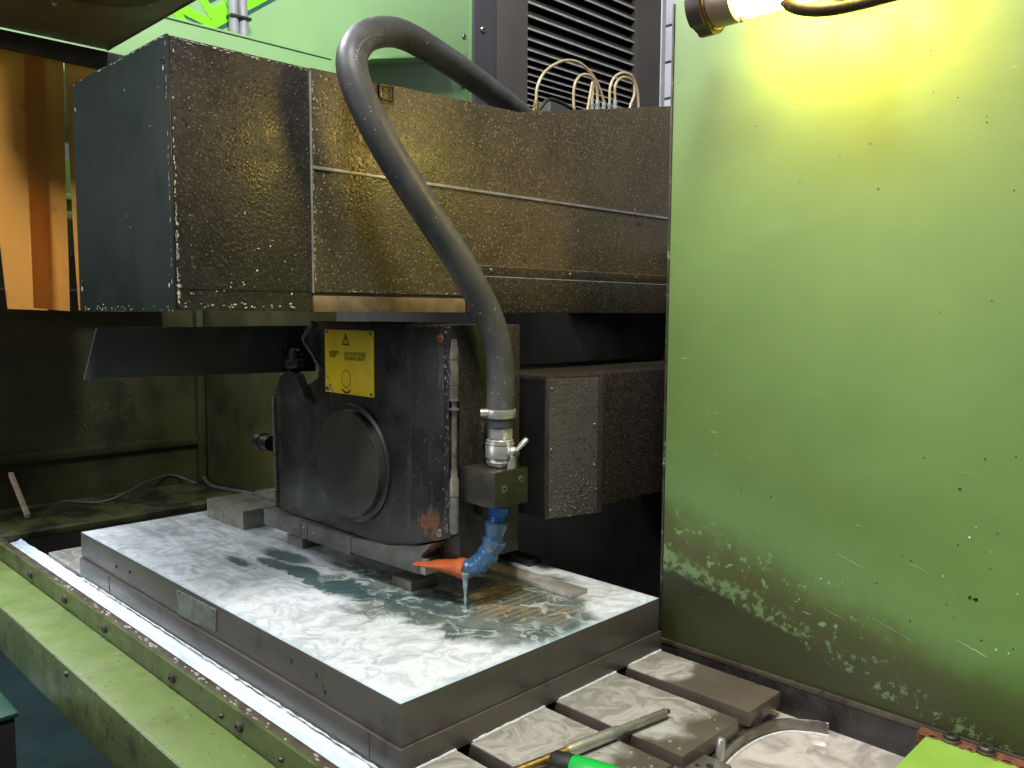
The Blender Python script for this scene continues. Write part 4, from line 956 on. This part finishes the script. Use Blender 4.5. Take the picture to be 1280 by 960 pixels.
# column with bellows
XD = -.84
cl_ = thing('machine_column', (XD-.2, 1.3, .3), 'dark machine column with slatted way cover', 'machine column')
yA, yB2, yC2, yD, yE = [pl(x, 60, 0, XD).y for x in (594, 622, 660, 796, 826)]
box('left_strip', (XD-.014, XD-.004), (yA, yB2), (.3, 1.9), 'column_blue', cl_, .002)
box('left_post', (XD-.05, XD), (yB2+.0005, yC2), (.3, 1.9), 'column', cl_, .003)
box('right_post', (XD-.1, XD), (yD, yE), (.3, 1.9), 'column', cl_, .003)
screw(cl_, (XD-.004, (yA+yB2)/2-.01, pl(605, 37, 0, XD).z), (1, 0, 0), .008, 'post_screw')
box('well', (XD-.1, XD-.05), (yC2+.0005, yD-.0005), (.3, 1.9), 'void', cl_, 0)
ys = [3, 20, 36, 49.5, 62.5, 74, 84, 93.5, 102, 110, 117.5, 125, 132, 139]
zs = [pl(661, y, 0, XD-.012).z for y in ys]; zs = [zs[0]+(.034*(i+1)) for i in range(5)][::-1]+zs
for i in range(len(zs)-1):
    za, zb_ = zs[i+1], zs[i]
    s = prism('slat', [Vector((XD-.045, yC2+.001, zb_+.002)), Vector((XD-.013, yC2+.001, za+.001)), Vector((XD-.010, yC2+.001, za+.003)), Vector((XD-.042, yC2+.001, zb_+.004))], (0, yD-yC2-.002, 0), 'slat', cl_, 0, smooth=False)
    hgt = max(.0018, min(.0055, (zb_-za)*.16))
    box('slat_lip', (XD-.0125, XD-.009), (yC2+.0012, yD-.0012), (za-hgt*.5, za+hgt*.5), 'slat_lip', s, 0)
wf = box('white_post', (XD-.25, XD-.2), (pl(827, 60, 0, XD-.2).y, pl(832, 60, 0, XD-.2).y), (.3, 2.4), 'white_frame', None, .002); tag(wf, 'narrow white post behind the dark column', 'post')
# oil distributor with nylon tubes
XT = -.46
od = thing('oil_distributor', (XT, .9, .84), 'row of small silver fittings behind the housing edge', 'oil distributor')
def zc(px, py): return pl(px, py, 0, XT)
a0, a1 = zc(738, 140), zc(775, 140); box('manifold', (XT-.02, XT+.012), (a0.y-.03, a1.y+.03), (a0.z-.03, a0.z), 'dark_metal', od, .002)
tag(box('junction_box', (XT-.06, XT-.02), (zc(697, 130).y, zc(719, 130).y), (.80, zc(708, 127).z), 'column', None, .002), 'small brown junction box behind the housing edge', 'junction box')
fit = [(740, 132), (747, 130), (755, 132), (762, 133), (769, 129)]
for i, (x, y) in enumerate(fit):
    p = zc(x, y); f = lathe('fitting', p+Vector((0, 0, -.014)), (0, 0, 1), [(0, .0058), (.008, .0058), (.0085, .0042), (.012, .0042), (.0125, .0052), (.019, .0052), (.020, .0035), (.025, .0032)], 'chrome', od, 10)
tubes = [('wide arch nylon oil tube rising from a brass elbow', [(670, 128), (672, 108), (683, 88), (705, 76), (725, 79), (742, 96), (750, 112), (755, 128)]),
         ('narrow arch nylon oil tube left of the silver fittings', [(719, 150), (717, 128), (718, 108), (724, 96), (733, 93), (741, 98), (746, 112), (747, 128)]),
         ('short pointed nylon oil tube between two taller loops', [(732, 150), (736, 128), (740, 106), (741, 104), (741, 112), (740, 130)]),
         ('outer nylon oil tube of the nested pair of loops', [(762, 130), (763, 108), (770, 95), (780, 91), (790, 96), (796, 110), (798, 128), (798, 150)]),
         ('inner nylon oil tube of the nested pair of loops', [(769, 125), (769, 108), (775, 98), (784, 97), (792, 104), (793, 118), (788, 132), (784, 150)])]
for i, (lab, pp) in enumerate(tubes):
    P = [zc(x, y) for x, y in pp]
    if i == 0: P = [p+Vector((0, 0, 0)) for p in P]
    tag(tube('oil_tube', P, .0030, 'tube', None, 10, 10), lab, 'oil tube', 'nylon oil tubes behind the housing')
p = zc(670, 130); el = thing('brass_elbow', (p.x, p.y, p.z-.03), 'small brass elbow at the root of the wide oil tube', 'fitting')
lathe('elbow_nut', p+Vector((0, 0, -.012)), (0, 0, 1), [(0, .0065), (.012, .0065), (.013, .005), (.02, .0045)], 'brass', el, 6)
box('elbow_body', (p.x-.008, p.x+.008), (p.y-.014, p.y+.008), (p.z-.032, p.z-.0125), 'brass', el, .002)
tag(tube('black_cable', [zc(672, 140), zc(685, 125), zc(700, 128), zc(715, 137), zc(722, 150)], .004, 'handle_black', None, 10), 'short black cable looping beside the brass elbow', 'cable')

# ================================================================== LEFT: CANOPY, RAIL, CURTAINS
ca = pl(135, 63, 2, 1.11); cbp = pl(225, 0, 2, 1.11)
cn = thing('canopy', (-1.2, -.4, 1.11), 'dark brown sheet canopy over the far left end', 'canopy')
box('canopy_sheet', (ca.x, -.55), (-.40, ca.y-.004), (1.11, 1.125), 'brown_hood', cn, .001)
box('edge_fold', (ca.x, -.55), (ca.y-.0035, ca.y), (1.108, 1.165), 'brown_hood', cn, .001)
c0 = pl(118, -22, 2, 1.1095)
lathe('round_port', (c0.x, c0.y, 1.1095), (0, 0, -1), [(0, .125), (.004, .125), (.005, .118)], 'green_dark', cn, 48)
for x, y in ((68, 5), (187, 5)): screw(cn, pl(x, y, 2, 1.1095), (0, 0, -1), .005, 'canopy_screw', 'chrome')
rl = tag(box('curtain_rail', (ca.x-.03, ca.x-.002), (-1.2, .45), (1.065, 1.108), 'rail', None, .004), 'dark steel rail holding the amber curtain strips', 'rail')
gb = tag(box('green_beam', (ca.x-.16, ca.x-.10), (-1.0, .42), (1.135, 1.16), 'green_clean', None, .002), 'light green beam above the dark curtain rail', 'beam')
XS = ca.x-.018
def strip(name, tl_, tr_, bl_, br_, xo, ph, label):
    A_, B2, C2, D2 = [pl(x, y, 0, XS+xo) for x, y in (tl_, tr_, br_, bl_)]
    bm = bmesh.new(); nu, nv = 14, 22; V = []
    for j in range(nv+1):
        t = j/nv; a = A_.lerp(D2, t); b = B2.lerp(C2, t); row = []
        for i in range(nu+1):
            s = i/nu; p = a.lerp(b, s); p.x += .005*math.sin(s*math.pi*1.2+ph)*(.35+t)+.006*math.sin(t*4+ph*2); row.append(bm.verts.new(p))
        V.append(row)
    for j in range(nv):
        for i in range(nu): bm.faces.new((V[j][i], V[j][i+1], V[j+1][i+1], V[j+1][i]))
    bmesh.ops.solidify(bm, geom=list(bm.faces), thickness=.003)
    o = finish(name, bm, 'curtain', None, True); return tag(o, label, 'curtain strip', 'amber curtain strips')
strip('curtain_strip', (-30, 50), (55, 72), (10, 386), (62, 388), .0, .4, 'amber plastic curtain strip overlapping its neighbour on the outer side')
strip('curtain_strip', (30, 66), (80, 77), (40, 385), (87, 389), .014, 1.9, 'amber plastic curtain strip beside the dark gap')
strip('curtain_strip', (79, 76), (150, 90), (98, 388), (160, 389), -.012, .9, 'amber plastic curtain strip half hidden behind the black housing')
# mesh guard in the gap
ms = thing('mesh_guard', (-1.8, .35, .5), 'fine dark mesh panel seen in the gap between the curtain strips', 'mesh guard')
box('mesh_frame', (-1.80, -1.79), (-.2, .5), (.72, .74), 'green_clean', ms, .002)
bm = bmesh.new()
for i in range(60): a_box(bm, (-1.797, -1.795), (-.2, .5), (.46+i*.0043, .4622+i*.0043))
for i in range(90): a_box(bm, (-1.7948, -1.793), (-.2+i*.0078, -.1975+i*.0078), (.46, .718))
finish('mesh_wire', bm, 'rail', ms)['kind'] = 'stuff'

# -- cables and stick on the far ledge
LZ_ = -.088
def cab(name, pp, r, m, label):
    return tag(tube(name, [pl(x, y, 2, LZ_+dz) for x, y, dz in pp], r, m, None, 8), label, 'cable', 'cables lying on the far ledge')
cab('loose_cable', [(-20, 612, .004), (60, 612, .004), (140, 606, .004), (230, 598, .004)], .005, 'rubber', 'straight dark cable lying along the back of the ledge')
cab('loose_cable', [(80, 626, .003), (120, 628, .006), (150, 620, .02), (185, 602, .035), (215, 594, .03), (245, 604, .005)], .0038, 'rubber', 'arched dark cable rising off the ledge in a hump')
cab('loose_cable', [(225, 585, .03), (250, 592, .02), (262, 606, .005), (285, 612, .004), (320, 618, .004)], .006, 'rubber', 'thick cable dropping down by the rear corner')
cab('loose_cable', [(130, 603, .012), (160, 600, .012), (196, 595, .012)], .003, 'steel', 'thin bright rod resting on the cables')
a, b = pl(35, 648, 2, LZ_), pl(24, 624, 2, LZ_); d = (b-a)
stt = prism('dressing_stick', [a+Vector((0, -.006, 0)), a+Vector((0, .006, 0)), Vector((a.x-.10, a.y-.004, .012)), Vector((a.x-.10, a.y-.016, .012))], (0, 0, .012), 'stone', None, .001)
tag(stt, 'pale square dressing stick leaning on the ledge', 'stick')
bm = bmesh.new()
for i in range(120):
    s = U(.002, .008); a_lathe(bm, (U(-1.84, -1.54), U(-.1, .6), -.0902), (0, 0, 1), [(0, s), (s*.25, s*.7), (s*.35, s*.2)], 7)
tag(finish('grime_crumbs', bm, 'void', None, True), 'dark crumbs of grime on the green ledge', 'grime', kind='stuff')

# -- machine foot visible below the trough
lowp = thing('lower_cover', (-.6, -.3, -.5), 'green lower cover corner standing below the trough', 'machine cover')
a, b = pl(0, 862, 2, -.30), pl(24, 890, 2, -.30)
box('cover_top', (b.x-.5, b.x), (b.y-.25, b.y), (-.31, -.30), 'teal_cover', lowp, .004)
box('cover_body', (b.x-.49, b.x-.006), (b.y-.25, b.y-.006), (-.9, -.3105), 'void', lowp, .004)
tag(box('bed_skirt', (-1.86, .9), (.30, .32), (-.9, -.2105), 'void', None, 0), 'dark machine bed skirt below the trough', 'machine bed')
